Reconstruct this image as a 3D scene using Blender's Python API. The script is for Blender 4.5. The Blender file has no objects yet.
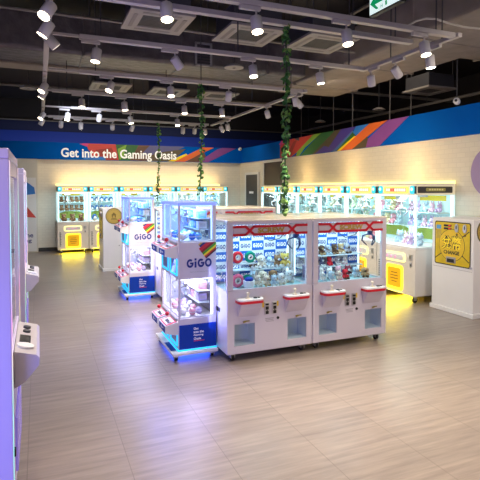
import bpy, bmesh, math, random
from mathutils import Vector, Matrix
random.seed(7)
S = bpy.context.scene
COL = S.collection
PI = math.pi

# ------------------------------------------------------------------ camera
CAMH = 1.70
F, YAW, PITCH, CY = 484.0, math.radians(22.6), math.radians(-1.84), 203.8
cam = bpy.data.cameras.new('camera')
cam.sensor_width = 36.0
cam.lens = 36.0 * F / 480.0
cam.shift_y = -(240 - CY) / 480.0
cam.clip_end = 100
co = bpy.data.objects.new('camera', cam)
COL.objects.link(co)
co.location = (0, 0, CAMH)
co.rotation_euler = (PI / 2 + PITCH, 0, -YAW)
S.camera = co
HOR = 188.2


def ray(px, py):
    r = (px - 240) / F
    u = (HOR - py) / F
    return Vector((math.sin(YAW) + r * math.cos(YAW), math.cos(YAW) - r * math.sin(YAW), u))


def on_y(px, py, Y):
    d = ray(px, py)
    return Vector((0, 0, CAMH)) + d * (Y / d.y)


def on_x(px, py, X):
    d = ray(px, py)
    return Vector((0, 0, CAMH)) + d * (X / d.x)


def on_z(px, py, Z):
    d = ray(px, py)
    return Vector((0, 0, CAMH)) + d * ((Z - CAMH) / d.z)


# ------------------------------------------------------------------ materials
MATS = {}


def mat(name, col, rough=0.5, metal=0.0, emit=None, es=0.0, noise=0.0, nscale=20.0, bump=0.0, spec=0.5, coat=0.0):
    if name in MATS:
        return MATS[name]
    m = bpy.data.materials.new(name)
    m.use_nodes = True
    nt = m.node_tree
    b = nt.nodes['Principled BSDF']
    b.inputs['Base Color'].default_value = (*col, 1)
    b.inputs['Roughness'].default_value = rough
    b.inputs['Metallic'].default_value = metal
    b.inputs['Specular IOR Level'].default_value = spec
    b.inputs['Coat Weight'].default_value = coat
    if emit:
        b.inputs['Emission Color'].default_value = (*emit, 1)
        b.inputs['Emission Strength'].default_value = es
    if noise or bump:
        tc = nt.nodes.new('ShaderNodeTexCoord')
        nz = nt.nodes.new('ShaderNodeTexNoise')
        nz.inputs['Scale'].default_value = nscale
        nz.inputs['Detail'].default_value = 4
        nt.links.new(tc.outputs['Object'], nz.inputs['Vector'])
        if noise:
            mx = nt.nodes.new('ShaderNodeMix')
            mx.data_type = 'RGBA'
            mx.inputs['A'].default_value = (*[c * (1 - noise) for c in col], 1)
            mx.inputs['B'].default_value = (*[min(1, c * (1 + noise)) for c in col], 1)
            nt.links.new(nz.outputs['Fac'], mx.inputs['Factor'])
            nt.links.new(mx.outputs['Result'], b.inputs['Base Color'])
        if bump:
            bp = nt.nodes.new('ShaderNodeBump')
            bp.inputs['Strength'].default_value = bump
            bp.inputs['Distance'].default_value = 0.02
            nt.links.new(nz.outputs['Fac'], bp.inputs['Height'])
            nt.links.new(bp.outputs['Normal'], b.inputs['Normal'])
    MATS[name] = m
    return m


def glow(name, col, s):
    return mat(name, [c * 0.5 for c in col], 0.5, 0, col, s)


def glass(name='clear_glass', tint=(0.97, 0.985, 0.99), base=0.04, top=0.75):
    if name in MATS:
        return MATS[name]
    m = bpy.data.materials.new(name)
    m.use_nodes = True
    nt = m.node_tree
    nt.nodes.remove(nt.nodes['Principled BSDF'])
    out = nt.nodes['Material Output']
    tr = nt.nodes.new('ShaderNodeBsdfTransparent')
    tr.inputs['Color'].default_value = (*tint, 1)
    gl = nt.nodes.new('ShaderNodeBsdfGlossy')
    gl.inputs['Roughness'].default_value = 0.03
    lw = nt.nodes.new('ShaderNodeLayerWeight')
    lw.inputs['Blend'].default_value = 0.5
    pw = nt.nodes.new('ShaderNodeMath')
    pw.operation = 'POWER'
    pw.inputs[1].default_value = 4.5
    ma = nt.nodes.new('ShaderNodeMath')
    ma.operation = 'MULTIPLY_ADD'
    ma.inputs[1].default_value = top
    ma.inputs[2].default_value = base
    mx = nt.nodes.new('ShaderNodeMixShader')
    nt.links.new(lw.outputs['Facing'], pw.inputs[0])
    nt.links.new(pw.outputs[0], ma.inputs[0])
    nt.links.new(ma.outputs[0], mx.inputs['Fac'])
    nt.links.new(tr.outputs[0], mx.inputs[1])
    nt.links.new(gl.outputs[0], mx.inputs[2])
    nt.links.new(mx.outputs[0], out.inputs['Surface'])
    MATS[name] = m
    return m


def floor_mat():
    m = bpy.data.materials.new('wood_look_vinyl')
    m.use_nodes = True
    nt = m.node_tree
    L = nt.links.new
    N = nt.nodes.new
    b = nt.nodes['Principled BSDF']
    tc = N('ShaderNodeTexCoord')
    sep = N('ShaderNodeSeparateXYZ')
    L(tc.outputs['Object'], sep.inputs[0])
    # long streaks running along X
    mp = N('ShaderNodeMapping')
    mp.inputs['Scale'].default_value = (2.0, 24.0, 1.0)
    L(tc.outputs['Object'], mp.inputs['Vector'])
    n1 = N('ShaderNodeTexNoise')
    n1.inputs['Scale'].default_value = 1.0
    n1.inputs['Detail'].default_value = 6
    n1.inputs['Roughness'].default_value = 0.6
    L(mp.outputs[0], n1.inputs['Vector'])
    cr = N('ShaderNodeValToRGB')
    cr.color_ramp.elements[0].position = 0.30
    cr.color_ramp.elements[0].color = (0.200, 0.168, 0.157, 1)
    cr.color_ramp.elements[1].position = 0.70
    cr.color_ramp.elements[1].color = (0.315, 0.268, 0.242, 1)
    L(n1.outputs['Fac'], cr.inputs[0])
    # plank columns
    br = N('ShaderNodeTexBrick')
    br.inputs['Scale'].default_value = 1.0
    br.inputs['Brick Width'].default_value = 1.16
    br.inputs['Row Height'].default_value = 0.29
    br.inputs['Mortar Size'].default_value = 0.0015
    br.inputs['Mortar Smooth'].default_value = 0.5
    br.inputs['Color1'].default_value = (0.9, 0.9, 0.9, 1)
    br.inputs['Color2'].default_value = (1.08, 1.06, 1.04, 1)
    br.inputs['Mortar'].default_value = (0.86, 0.84, 0.83, 1)
    mp2 = N('ShaderNodeMapping')
    mp2.inputs['Location'].default_value = (-0.495, 0.1, 0)
    L(tc.outputs['Object'], mp2.inputs['Vector'])
    L(mp2.outputs[0], br.inputs['Vector'])
    # square panel seams every 0.58 m along X
    ad = N('ShaderNodeMath'); ad.operation = 'ADD'; ad.inputs[1].default_value = 20 * 0.58 - 0.495
    L(sep.outputs[0], ad.inputs[0])
    md = N('ShaderNodeMath'); md.operation = 'MODULO'; md.inputs[1].default_value = 0.58
    L(ad.outputs[0], md.inputs[0])
    lt = N('ShaderNodeMath'); lt.operation = 'LESS_THAN'; lt.inputs[1].default_value = 0.005
    L(md.outputs[0], lt.inputs[0])
    m1 = N('ShaderNodeMix'); m1.data_type = 'RGBA'; m1.blend_type = 'MULTIPLY'; m1.inputs['Factor'].default_value = 0.75
    L(cr.outputs[0], m1.inputs['A'])
    L(br.outputs['Color'], m1.inputs['B'])
    m2 = N('ShaderNodeMix'); m2.data_type = 'RGBA'; m2.inputs['B'].default_value = (0.15, 0.122, 0.11, 1)
    sc = N('ShaderNodeMath'); sc.operation = 'MULTIPLY'; sc.inputs[1].default_value = 0.7
    L(lt.outputs[0], sc.inputs[0])
    L(sc.outputs[0], m2.inputs['Factor'])
    L(m1.outputs['Result'], m2.inputs['A'])
    L(m2.outputs['Result'], b.inputs['Base Color'])
    b.inputs['Roughness'].default_value = 0.33
    b.inputs['Specular IOR Level'].default_value = 0.5
    bp = N('ShaderNodeBump'); bp.inputs['Strength'].default_value = 0.12; bp.inputs['Distance'].default_value = 0.01
    L(n1.outputs['Fac'], bp.inputs['Height'])
    L(bp.outputs['Normal'], b.inputs['Normal'])
    return m


def brick_mat(name, axis, col=(0.74, 0.70, 0.62)):
    m = bpy.data.materials.new(name)
    m.use_nodes = True
    nt = m.node_tree
    L = nt.links.new
    N = nt.nodes.new
    b = nt.nodes['Principled BSDF']
    tc = N('ShaderNodeTexCoord')
    sp = N('ShaderNodeSeparateXYZ')
    cb = N('ShaderNodeCombineXYZ')
    L(tc.outputs['Object'], sp.inputs[0])
    L(sp.outputs[0 if axis == 'x' else 1], cb.inputs[0])
    L(sp.outputs[2], cb.inputs[1])
    br = N('ShaderNodeTexBrick')
    br.inputs['Scale'].default_value = 1.0
    br.inputs['Brick Width'].default_value = 0.16
    br.inputs['Row Height'].default_value = 0.072
    br.inputs['Mortar Size'].default_value = 0.005
    br.inputs['Mortar Smooth'].default_value = 0.3
    br.inputs['Color1'].default_value = (*[c * 0.97 for c in col], 1)
    br.inputs['Color2'].default_value = (*[min(1, c * 1.03) for c in col], 1)
    br.inputs['Mortar'].default_value = (*[c * 0.91 for c in col], 1)
    L(cb.outputs[0], br.inputs['Vector'])
    L(br.outputs['Color'], b.inputs['Base Color'])
    bp = N('ShaderNodeBump'); bp.inputs['Strength'].default_value = 0.25; bp.inputs['Distance'].default_value = 0.004; bp.invert = True
    L(br.outputs['Fac'], bp.inputs['Height'])
    L(bp.outputs['Normal'], b.inputs['Normal'])
    b.inputs['Roughness'].default_value = 0.55
    return m


def rainbow_mat(name, strength):
    m = bpy.data.materials.new(name)
    m.use_nodes = True
    nt = m.node_tree
    L = nt.links.new
    N = nt.nodes.new
    b = nt.nodes['Principled BSDF']
    tc = N('ShaderNodeTexCoord'); sp = N('ShaderNodeSeparateXYZ')
    L(tc.outputs['Object'], sp.inputs[0])
    mr = N('ShaderNodeMapRange'); mr.inputs['From Min'].default_value = 0.1; mr.inputs['From Max'].default_value = 1.9
    L(sp.outputs[2], mr.inputs['Value'])
    cr = N('ShaderNodeValToRGB')
    e = cr.color_ramp.elements
    e[0].position = 0; e[0].color = (0.05, 0.9, 0.55, 1)
    e[1].position = 1; e[1].color = (1, 0.35, 0.45, 1)
    for p, c in ((0.28, (0.1, 0.95, 0.3, 1)), (0.42, (0.9, 0.8, 0.2, 1)), (0.52, (1, 0.2, 0.5, 1)), (0.66, (0.1, 0.8, 0.9, 1)), (0.82, (0.3, 1, 0.8, 1))):
        k = e.new(p); k.color = c
    L(mr.outputs[0], cr.inputs[0])
    L(cr.outputs[0], b.inputs['Emission Color'])
    b.inputs['Emission Strength'].default_value = strength
    MATS[name] = m
    return m


# ------------------------------------------------------------------ mesh builder
class MB:
    def __init__(s):
        s.v = []; s.f = []; s.mi = []; s.sm = []; s.M = Matrix(); s.m = 0

    def add(s, verts, faces, smooth=False):
        o = len(s.v)
        s.v += [s.M @ Vector(p) for p in verts]
        s.f += [[i + o for i in f] for f in faces]
        s.mi += [s.m] * len(faces)
        s.sm += [smooth] * len(faces)
        return s

    def _bm(s, bm, smooth):
        bm.verts.index_update()
        s.add([v.co.copy() for v in bm.verts], [[v.index for v in f.verts] for f in bm.faces], smooth)
        bm.free()
        return s

    def box(s, lo, hi, b=0.0, seg=2):
        lo = Vector(lo); hi = Vector(hi)
        if not b:
            x0, y0, z0 = lo; x1, y1, z1 = hi
            return s.add([(x0, y0, z0), (x1, y0, z0), (x1, y1, z0), (x0, y1, z0), (x0, y0, z1), (x1, y0, z1), (x1, y1, z1), (x0, y1, z1)],
                         [(0, 3, 2, 1), (4, 5, 6, 7), (0, 1, 5, 4), (1, 2, 6, 5), (2, 3, 7, 6), (3, 0, 4, 7)])
        bm = bmesh.new()
        bmesh.ops.create_cube(bm, size=1)
        for v in bm.verts:
            v.co = Vector(((lo[i] + hi[i]) / 2 + v.co[i] * (hi[i] - lo[i]) for i in range(3)))
        bmesh.ops.bevel(bm, geom=bm.edges[:], offset=b, segments=seg, profile=0.5, affect='EDGES')
        return s._bm(bm, False)

    def quad(s, a, b, c, d):
        return s.add([a, b, c, d], [(0, 1, 2, 3)])

    def tube(s, pts, r, n=8, caps=True):
        pts = [Vector(p) for p in pts]
        rr = r if isinstance(r, (list, tuple)) else [r] * len(pts)
        V = []; Fc = []
        up = None
        for i, p in enumerate(pts):
            t = (pts[min(i + 1, len(pts) - 1)] - pts[max(i - 1, 0)]).normalized()
            if up is None:
                up = Vector((0, 0, 1)) if abs(t.z) < 0.9 else Vector((1, 0, 0))
            u = t.cross(up)
            if u.length < 1e-5:
                u = t.orthogonal()
            u.normalize()
            w = u.cross(t).normalized()
            up = w
            for k in range(n):
                a = 2 * PI * k / n
                V.append(p + (u * math.cos(a) + w * math.sin(a)) * rr[i])
        for i in range(len(pts) - 1):
            for k in range(n):
                a = i * n + k; b = i * n + (k + 1) % n
                Fc.append((a, b, b + n, a + n))
        s.add(V, Fc, True)
        if caps:
            s.add([V[k] for k in range(n)], [tuple(range(n - 1, -1, -1))])
            s.add([V[(len(pts) - 1) * n + k] for k in range(n)], [tuple(range(n))])
        return s

    def ball(s, c, r, n=12, m=8):
        c = Vector(c)
        r = r if isinstance(r, (list, tuple)) else (r, r, r)
        V = [c + Vector((0, 0, r[2]))]; Fc = []
        for i in range(1, m):
            th = PI * i / m
            for k in range(n):
                a = 2 * PI * k / n
                V.append(c + Vector((r[0] * math.sin(th) * math.cos(a), r[1] * math.sin(th) * math.sin(a), r[2] * math.cos(th))))
        V.append(c - Vector((0, 0, r[2])))
        for k in range(n):
            Fc.append((0, 1 + k, 1 + (k + 1) % n))
        for i in range(m - 2):
            for k in range(n):
                a = 1 + i * n + k; b = 1 + i * n + (k + 1) % n
                Fc.append((a, a + n, b + n, b))
        e = len(V) - 1
        for k in range(n):
            Fc.append((e, 1 + (m - 2) * n + (k + 1) % n, 1 + (m - 2) * n + k))
        return s.add(V, Fc, True)

    def torus(s, c, R, r, n=20, m=8, axis='y', sz=1.0):
        V = []; Fc = []
        for i in range(n):
            a = 2 * PI * i / n
            for k in range(m):
                b = 2 * PI * k / m
                x = (R + r * math.cos(b)) * math.cos(a); z = (R + r * math.cos(b)) * math.sin(a) * sz; y = r * math.sin(b)
                p = {'y': (x, y, z), 'z': (x, z, y), 'x': (y, x, z)}[axis]
                V.append(Vector(c) + Vector(p))
        for i in range(n):
            for k in range(m):
                Fc.append((i * m + k, ((i + 1) % n) * m + k, ((i + 1) % n) * m + (k + 1) % m, i * m + (k + 1) % m))
        return s.add(V, Fc, True)

    def prism(s, pts, t0, t1):
        """polygon in the local xy plane extruded along local z from t0 to t1"""
        n = len(pts)
        ar = sum(pts[i][0] * pts[(i + 1) % n][1] - pts[(i + 1) % n][0] * pts[i][1] for i in range(n))
        if ar < 0:
            pts = pts[::-1]
        V = [(p[0], p[1], t0) for p in pts] + [(p[0], p[1], t1) for p in pts]
        return s.add(V, [tuple(range(n - 1, -1, -1)), tuple(range(n, 2 * n))] + [(i, (i + 1) % n, n + (i + 1) % n, n + i) for i in range(n)])

    def build(s, name, mats, parent=None, kind=None):
        me = bpy.data.meshes.new(name)
        me.from_pydata([tuple(v) for v in s.v], [], s.f)
        for m in (mats if isinstance(mats, (list, tuple)) else [mats]):
            me.materials.append(m)
        me.polygons.foreach_set('material_index', s.mi)
        me.polygons.foreach_set('use_smooth', s.sm)
        me.update()
        o = bpy.data.objects.new(name, me)
        COL.objects.link(o)
        if parent:
            o.parent = parent
        if kind:
            o['kind'] = kind
        return o


def build_split(mb, name, mats, parent=None):
    """every loose piece of the builder becomes an object of its own"""
    key = {}
    par = list(range(len(mb.v)))

    def find(i):
        while par[i] != i:
            par[i] = par[par[i]]
            i = par[i]
        return i
    for i, v in enumerate(mb.v):
        k = (round(v.x, 5), round(v.y, 5), round(v.z, 5))
        if k in key:
            par[find(i)] = find(key[k])
        else:
            key[k] = i
    for f in mb.f:
        for i in f[1:]:
            par[find(i)] = find(f[0])
    out = {}
    for k, f in enumerate(mb.f):
        out.setdefault(find(f[0]), []).append(k)
    res = []
    for fs in out.values():
        q = MB()
        idx = {}
        for k in fs:
            nf = []
            for i in mb.f[k]:
                if i not in idx:
                    idx[i] = len(q.v); q.v.append(mb.v[i])
                nf.append(idx[i])
            q.f.append(nf); q.mi.append(mb.mi[k]); q.sm.append(mb.sm[k])
        res.append(q.build(name, mats, parent))
    return res


def frame(O, R, U):
    O = Vector(O); R = Vector(R).normalized(); U = Vector(U).normalized(); N = R.cross(U)
    return Matrix(((R.x, U.x, N.x, O.x), (R.y, U.y, N.y, O.y), (R.z, U.z, N.z, O.z), (0, 0, 0, 1)))


def rrect(x0, y0, x1, y1, r, n=4):
    p = []
    for cx, cy, a0 in ((x1 - r, y0 + r, -PI / 2), (x1 - r, y1 - r, 0), (x0 + r, y1 - r, PI / 2), (x0 + r, y0 + r, PI)):
        for i in range(n + 1):
            a = a0 + PI / 2 * i / n
            p.append((cx + r * math.cos(a), cy + r * math.sin(a)))
    return p


def ngon(cx, cy, r, n=24, ry=None):
    return [(cx + r * math.cos(2 * PI * i / n), cy + (ry or r) * math.sin(2 * PI * i / n)) for i in range(n)]


def text_geo(body, w, h, bold=0.0, fit=True):
    """outline of a text as flat polygons centred on the origin, fitted into w x h"""
    c = bpy.data.curves.new('lettering', 'FONT')
    c.body = body
    c.offset = bold
    c.resolution_u = 3
    o = bpy.data.objects.new('lettering', c)
    COL.objects.link(o)
    dg = bpy.context.evaluated_depsgraph_get()
    me = bpy.data.meshes.new_from_object(o.evaluated_get(dg))
    V = [v.co.copy() for v in me.vertices]
    Fc = [list(p.vertices) for p in me.polygons]
    bpy.data.objects.remove(o)
    bpy.data.curves.remove(c)
    bpy.data.meshes.remove(me)
    x0 = min(v.x for v in V); x1 = max(v.x for v in V); y0 = min(v.y for v in V); y1 = max(v.y for v in V)
    sx = w / (x1 - x0); sy = h / (y1 - y0)
    if not fit:
        sx = sy = min(sx, sy)
    return [((v.x - (x0 + x1) / 2) * sx, (v.y - (y0 + y1) / 2) * sy, 0) for v in V], Fc


def put_text(mb, body, cx, cy, w, h, n=0.002, bold=0.0, fit=True):
    V, Fc = text_geo(body, w, h, bold, fit)
    mb.add([(v[0] + cx, v[1] + cy, n) for v in V], Fc)


def empty(name, loc=(0, 0, 0), rz=0.0, parent=None):
    o = bpy.data.objects.new(name, None)
    COL.objects.link(o)
    o.location = loc
    o.rotation_euler = (0, 0, rz)
    o.empty_display_size = 0.1
    if parent:
        o.parent = parent
    return o


def tag(o, label, cat, group=None, kind=None):
    o['label'] = label
    o['category'] = cat
    if group:
        o['group'] = group
    if kind:
        o['kind'] = kind
    return o


def copy_tree(o, parent=None):
    c = o.copy()
    COL.objects.link(c)
    c.parent = parent
    for ch in list(o.children):
        copy_tree(ch, c)
    return c


def light(kind, loc, energy, col=(1, 1, 1), size=0.2, size_y=None, d=None, spot=None, blend=0.5, spread=None):
    l = bpy.data.lights.new('lamp', kind)
    l.energy = energy
    l.color = col
    if kind == 'AREA':
        l.size = size
        if size_y:
            l.shape = 'RECTANGLE'; l.size_y = size_y
        if spread:
            l.spread = spread
    elif kind == 'SPOT':
        l.spot_size = spot
        l.spot_blend = blend
        l.shadow_soft_size = size
    else:
        l.shadow_soft_size = size
    o = bpy.data.objects.new('lamp', l)
    COL.objects.link(o)
    o.location = loc
    if d is not None:
        o.rotation_euler = Vector(d).to_track_quat('-Z', 'Y').to_euler()
    return o


# palette
WHITE = mat('white_enamel', (0.66, 0.62, 0.68), 0.3, noise=0.02, nscale=3)
WHITE2 = mat('white_plastic', (0.82, 0.81, 0.82), 0.45, noise=0.02, nscale=8)
WARM = mat('warm_white_panel', (0.78, 0.74, 0.70), 0.4, noise=0.02, nscale=4)
LAV = mat('lavender_white_laminate', (0.72, 0.62, 0.80), 0.35, noise=0.02, nscale=3)
RED = mat('red_trim', (0.62, 0.015, 0.03), 0.3, noise=0.03)
BLACK = mat('black_plastic', (0.012, 0.012, 0.014), 0.4, noise=0.1)
DARK = mat('dark_grey_plastic', (0.05, 0.05, 0.06), 0.5, noise=0.1)
GREY = mat('grey_plastic', (0.35, 0.34, 0.36), 0.45, noise=0.05)
SILVER = mat('brushed_metal', (0.6, 0.6, 0.62), 0.3, 0.9, noise=0.05)
CHROME = mat('chrome', (0.8, 0.8, 0.82), 0.12, 1.0, noise=0.02)
BLUE = mat('royal_blue_print', (0.003, 0.045, 0.38), 0.5, noise=0.04, spec=0.25)
NAVY = mat('navy_lettering', (0.008, 0.025, 0.22), 0.4, noise=0.03)
GOLD = mat('gold_foil', (0.62, 0.43, 0.10), 0.35, 0.3, noise=0.08)
YEL = mat('yellow_print', (0.85, 0.58, 0.02), 0.4, noise=0.06, nscale=12)
GLASS = glass()
CYANFLOOR = mat('pale_cyan_play_surface', (0.42, 0.68, 0.72), 0.5, noise=0.25, nscale=14, bump=0.2)
GLOW_W = glow('cool_white_led', (0.72, 0.95, 1.0), 2.4)
GLOW_C = glow('cyan_led', (0.02, 0.55, 1.0), 1.25)
GLOW_B = glow('blue_led', (0.05, 0.25, 1.0), 3.0)
GLOW_LB = glow('icy_blue_led', (0.35, 0.55, 1.0), 2.0)
GLOW_Y = glow('yellow_led', (1.0, 0.66, 0.03), 2.0)
GLOW_YW = glow('pale_yellow_led', (1.0, 0.85, 0.32), 1.6)
GLOW_TUBE = glow('warm_lamp_lens', (1.0, 0.86, 0.62), 14.0)
LENS_OFF = mat('frosted_lens', (0.7, 0.68, 0.64), 0.4, 0, (1.0, 0.88, 0.7), 0.7)

# ------------------------------------------------------------------ the room
WX, WY = 5.85, 14.05          # right partition plane, back partition plane
B0, B1 = 2.48, 2.925          # coloured band


def struct(name, mb, mats, label, cat):
    o = mb.build(name, mats)
    return tag(o, label, cat, kind='structure')


struct('floor', MB().box((-3, -4, -0.1), (9.5, 17, 0)), floor_mat(), 'pale wood-look vinyl plank floor of the arcade', 'floor')
CEIL = mat('black_painted_concrete', (0.022, 0.018, 0.019), 0.8, noise=0.4, nscale=1.5, bump=0.3)
struct('ceiling', MB().box((-3, -4, 4.35), (9.5, 17, 4.5)), CEIL, 'black painted open ceiling slab above the ducts', 'ceiling')
struct('wall_back', MB().box((-3, WY, 0), (WX + 0.12, WY + 0.12, B1)), brick_mat('white_brick_back', 'x'), 'white brick back wall under a blue band', 'wall')
struct('wall_right', MB().box((WX, -4, 0), (WX + 0.12, WY + 0.12, B1)), brick_mat('white_brick_right', 'y', (0.76, 0.70, 0.58)), 'white brick right wall under a coloured band', 'wall')
struct('wall_left', MB().box((-3, -4, 0), (-2.9, 17, 4.4)), mat('grey_wall_paint', (0.42, 0.41, 0.43), 0.7, noise=0.04), 'plain wall behind the left machines', 'wall')
struct('wall_far', MB().box((-3, 15.6, 0), (9.5, 15.72, 3.40)), mat('deep_blue_wall_paint', (0.006, 0.045, 0.40), 0.6, noise=0.06, nscale=2), 'deep blue wall rising behind the back wall', 'wall')
struct('wall_upper', MB().box((-3, 15.62, 3.40), (9.5, 15.72, 3.68)), mat('navy_shaded_wall', (0.004, 0.012, 0.075), 0.6, noise=0.1), 'navy strip painted for the shade above the deep blue wall', 'wall')  # shadow on the upper blue wall, put into a navy colour
struct('wall_rear', MB().box((-3, 15.75, 3.0), (9.5, 15.85, 4.45)), CEIL, 'black wall above the navy strip', 'wall')
struct('wall_side', MB().box((9.4, -4, 0), (9.5, 17, 4.4)), CEIL, 'dark wall beyond the right wall', 'wall')
# projecting wall piece at the far left carrying a poster
struct('wall_corner', MB().box((-3, WY - 0.16, 0), (-0.02, WY, B0)), mat('cream_wall_paint', (0.62, 0.60, 0.56), 0.6, noise=0.03), 'cream wall projection at the left end of the back wall', 'wall')
BASEB = mat('black_baseboard', (0.015, 0.014, 0.014), 0.5, noise=0.1)
struct('baseboard_back', MB().box((-0.02, WY - 0.018, 0), (WX, WY, 0.10), 0.004), BASEB, 'black baseboard along the back wall', 'baseboard')
struct('baseboard_right', MB().box((WX - 0.018, -4, 0), (WX, WY, 0.10), 0.004), BASEB, 'black baseboard along the right wall', 'baseboard')

BAND = mat('bright_blue_band', (0.0, 0.105, 0.50), 0.8, noise=0.06, nscale=3, spec=0.05)
band_b = MB().box((-3, WY - 0.20, B0), (WX, WY - 0.0, B1)).build('trim_1', BAND)
tag(band_b, 'blue band across the back wall lettered Get into the Gaming Oasis', 'wall band', kind='structure')
band_r = MB().box((WX - 0.03, -4, B0), (WX, WY - 0.2, B1)).build('trim_2', BAND)
tag(band_r, 'blue band along the right wall crossed by coloured stripes', 'wall band', kind='structure')

SC = {
    'pink': (0.62, 0.03, 0.22), 'red': (0.60, 0.05, 0.04), 'darkred': (0.33, 0.03, 0.02), 'green': (0.02, 0.13, 0.03), 'lime': (0.20, 0.42, 0.04),
    'olive': (0.10, 0.075, 0.04), 'brown': (0.13, 0.06, 0.035), 'indigo': (0.06, 0.035, 0.30), 'blue2': (0.06, 0.15, 0.42), 'yellow': (0.88, 0.66, 0.0),
    'orange': (0.75, 0.14, 0.02), 'purple': (0.24, 0.06, 0.30), 'blue': (0.02, 0.18, 0.62), 'slate': (0.10, 0.10, 0.26), 'grey': (0.05, 0.05, 0.05),
}
YB = WY - 0.20
XB = WX - 0.03


def stripe(parent, pts, colr, k, plane):
    mb = MB()
    if plane == 'y':
        P = [on_y(x, y, YB) for x, y in pts]
        mb.M = frame((0, YB, 0), (1, 0, 0), (0, 0, 1))
        uv = [(p.x, min(max(p.z, B0 + .001), B1 - .001)) for p in P]
    else:
        P = [on_x(x, y, XB) for x, y in pts]
        mb.M = frame((XB, 0, 0), (0, -1, 0), (0, 0, 1))
        uv = [(-p.y, min(max(p.z, B0 + .001), B1 - .001)) for p in P]
    mb.prism(uv, 0.0005, 0.0015 + 0.0008 * k)
    return mb.build('colour_stripe', mat('band_' + colr, SC[colr], 0.5, noise=0.06, nscale=4), parent)


BST = [
    ([(84, 141), (101, 141), (96, 150), (80, 144)], 'pink'), ([(89, 141), (118, 141), (121, 165), (95, 165), (88, 148)], 'red'),
    ([(96, 150), (112, 148), (118, 165), (100, 165)], 'darkred'), ([(84, 156), (106, 157), (106, 166), (84, 166)], 'blue'),
    ([(116, 141), (150, 141), (135, 166), (119, 166)], 'green'), ([(118, 149), (127, 144), (124, 156), (120, 160)], 'lime'),
    ([(139, 141), (162, 141), (150, 166), (130, 166)], 'brown'), ([(150, 141), (185, 141), (172, 153), (140, 156)], 'slate'),
    ([(155, 153), (186, 149), (172, 166), (148, 166)], 'olive'), ([(168, 166), (186, 153.7), (188, 155.5), (176, 166)], 'yellow'),
    ([(174.5, 166), (203, 147), (203, 146), (214, 146), (185, 166)], 'orange'), ([(186, 166), (204, 152), (207, 160), (198, 166)], 'brown'),
    ([(198, 166), (217.5, 149.5), (222, 146), (236, 146), (208, 166)], 'purple'),
]
for i, (p, c) in enumerate(BST):
    stripe(band_b, p, c, i, 'y')
tx = MB()
tx.M = frame((0, YB, 0), (1, 0, 0), (0, 0, 1))
pa, pb = on_y(61.5, 153.2, YB), on_y(176.5, 156.6, YB)
put_text(tx, 'Get into the Gaming Oasis', (pa.x + pb.x) / 2, (pa.z + pb.z) / 2 - 0.012, pb.x - pa.x, 0.325, 0.016, 0.022)
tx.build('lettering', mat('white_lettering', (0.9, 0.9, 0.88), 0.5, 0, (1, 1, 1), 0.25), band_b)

RST = [
    ([(279, 145), (281, 140), (291, 138), (287, 146)], 'pink'), ([(280, 146), (292, 138), (313, 133), (297, 152), (291, 158), (280, 158)], 'red'),
    ([(287, 157), (293, 142), (297, 140), (290, 158)], 'darkred'), ([(296, 155), (311, 137), (313, 134), (299, 158), (293, 158)], 'darkred'),
    ([(294, 136), (299, 134), (299, 141), (296, 140)], 'grey'),
    ([(300, 157), (320, 132), (338, 128), (315, 156)], 'green'), ([(296, 157), (297, 152), (313, 132), (321, 131), (305, 147.5), (299, 157)], 'lime'),
    ([(312, 156), (335, 129), (343, 127), (342, 139), (327, 154)], 'olive'), ([(315, 155), (324, 146), (335, 149), (330, 154)], 'indigo'),
    ([(329, 147), (341, 128), (356, 124), (343, 143), (336, 151)], 'indigo'), ([(332, 152), (352, 131), (355, 133), (338, 152)], 'blue2'),
    ([(336, 152), (353, 132), (355, 136), (341, 150)], 'green'), ([(337, 153), (354.5, 136), (356, 137.5), (341, 153)], 'yellow'),
    ([(353, 133), (356, 124), (370, 122), (357, 137)], 'blue'),
    ([(340.5, 153), (369, 123), (371, 120), (387, 117), (352, 151)], 'orange'), ([(352, 151), (367, 137), (369.5, 145), (368, 149)], 'olive'),
    ([(366, 149), (368, 139), (388, 119), (400, 114), (408, 113), (379, 149)], 'purple'),
]
for i, (p, c) in enumerate(RST):
    stripe(band_r, p, c, i, 'x')


# doors on the right wall
def door(name, y0, y1, z1, leaf, label, fr=0.07):
    d = empty(name, (WX, (y0 + y1) / 2, 0))
    tag(d, label, 'door', kind='structure')
    h = (y1 - y0) / 2
    MB().box((-0.03, -h, 0), (-0.004, h, z1)).build('door_leaf', leaf, d)
    f = MB()
    for a, b in ((-h - fr, -h), (h, h + fr)):
        f.box((-0.045, a, 0), (-0.003, b, z1 + fr), 0.004)
    f.box((-0.045, -h, z1), (-0.003, h, z1 + fr), 0.004)
    build_split(f, 'door_frame', mat('white_door_frame', (0.82, 0.80, 0.76), 0.5, noise=0.03), d)
    return d


d1 = door('door_1', 12.66, 13.5, 2.10, mat('dark_grey_door', (0.05, 0.05, 0.055), 0.5, noise=0.08), 'dark grey door with a small white sign on the right wall')
sg = MB(); sg.M = frame((-0.032, 0, 0), (0, -1, 0), (0, 0, 1))
for i_ in range(5):
    sg.prism([(-0.17 + i_ * 0.062, 1.545), (-0.125 + i_ * 0.062, 1.545), (-0.125 + i_ * 0.062, 1.61), (-0.17 + i_ * 0.062, 1.61)], 0.0, 0.002)
sg.build('sign_print', mat('white_lettering', (0.9, 0.9, 0.88)), d1)
MB().tube([(-0.05, -0.33, 1.0), (-0.05, -0.22, 1.0)], 0.012).box((-0.05, -0.34, 0.96), (-0.028, -0.32, 1.04)).build('door_handle', SILVER, d1)
door('door_2', 11.12, 12.22, 2.40, mat('dark_brown_door', (0.035, 0.020, 0.014), 0.45, noise=0.2, nscale=5), 'tall dark brown door reaching up to the coloured band')

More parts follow.
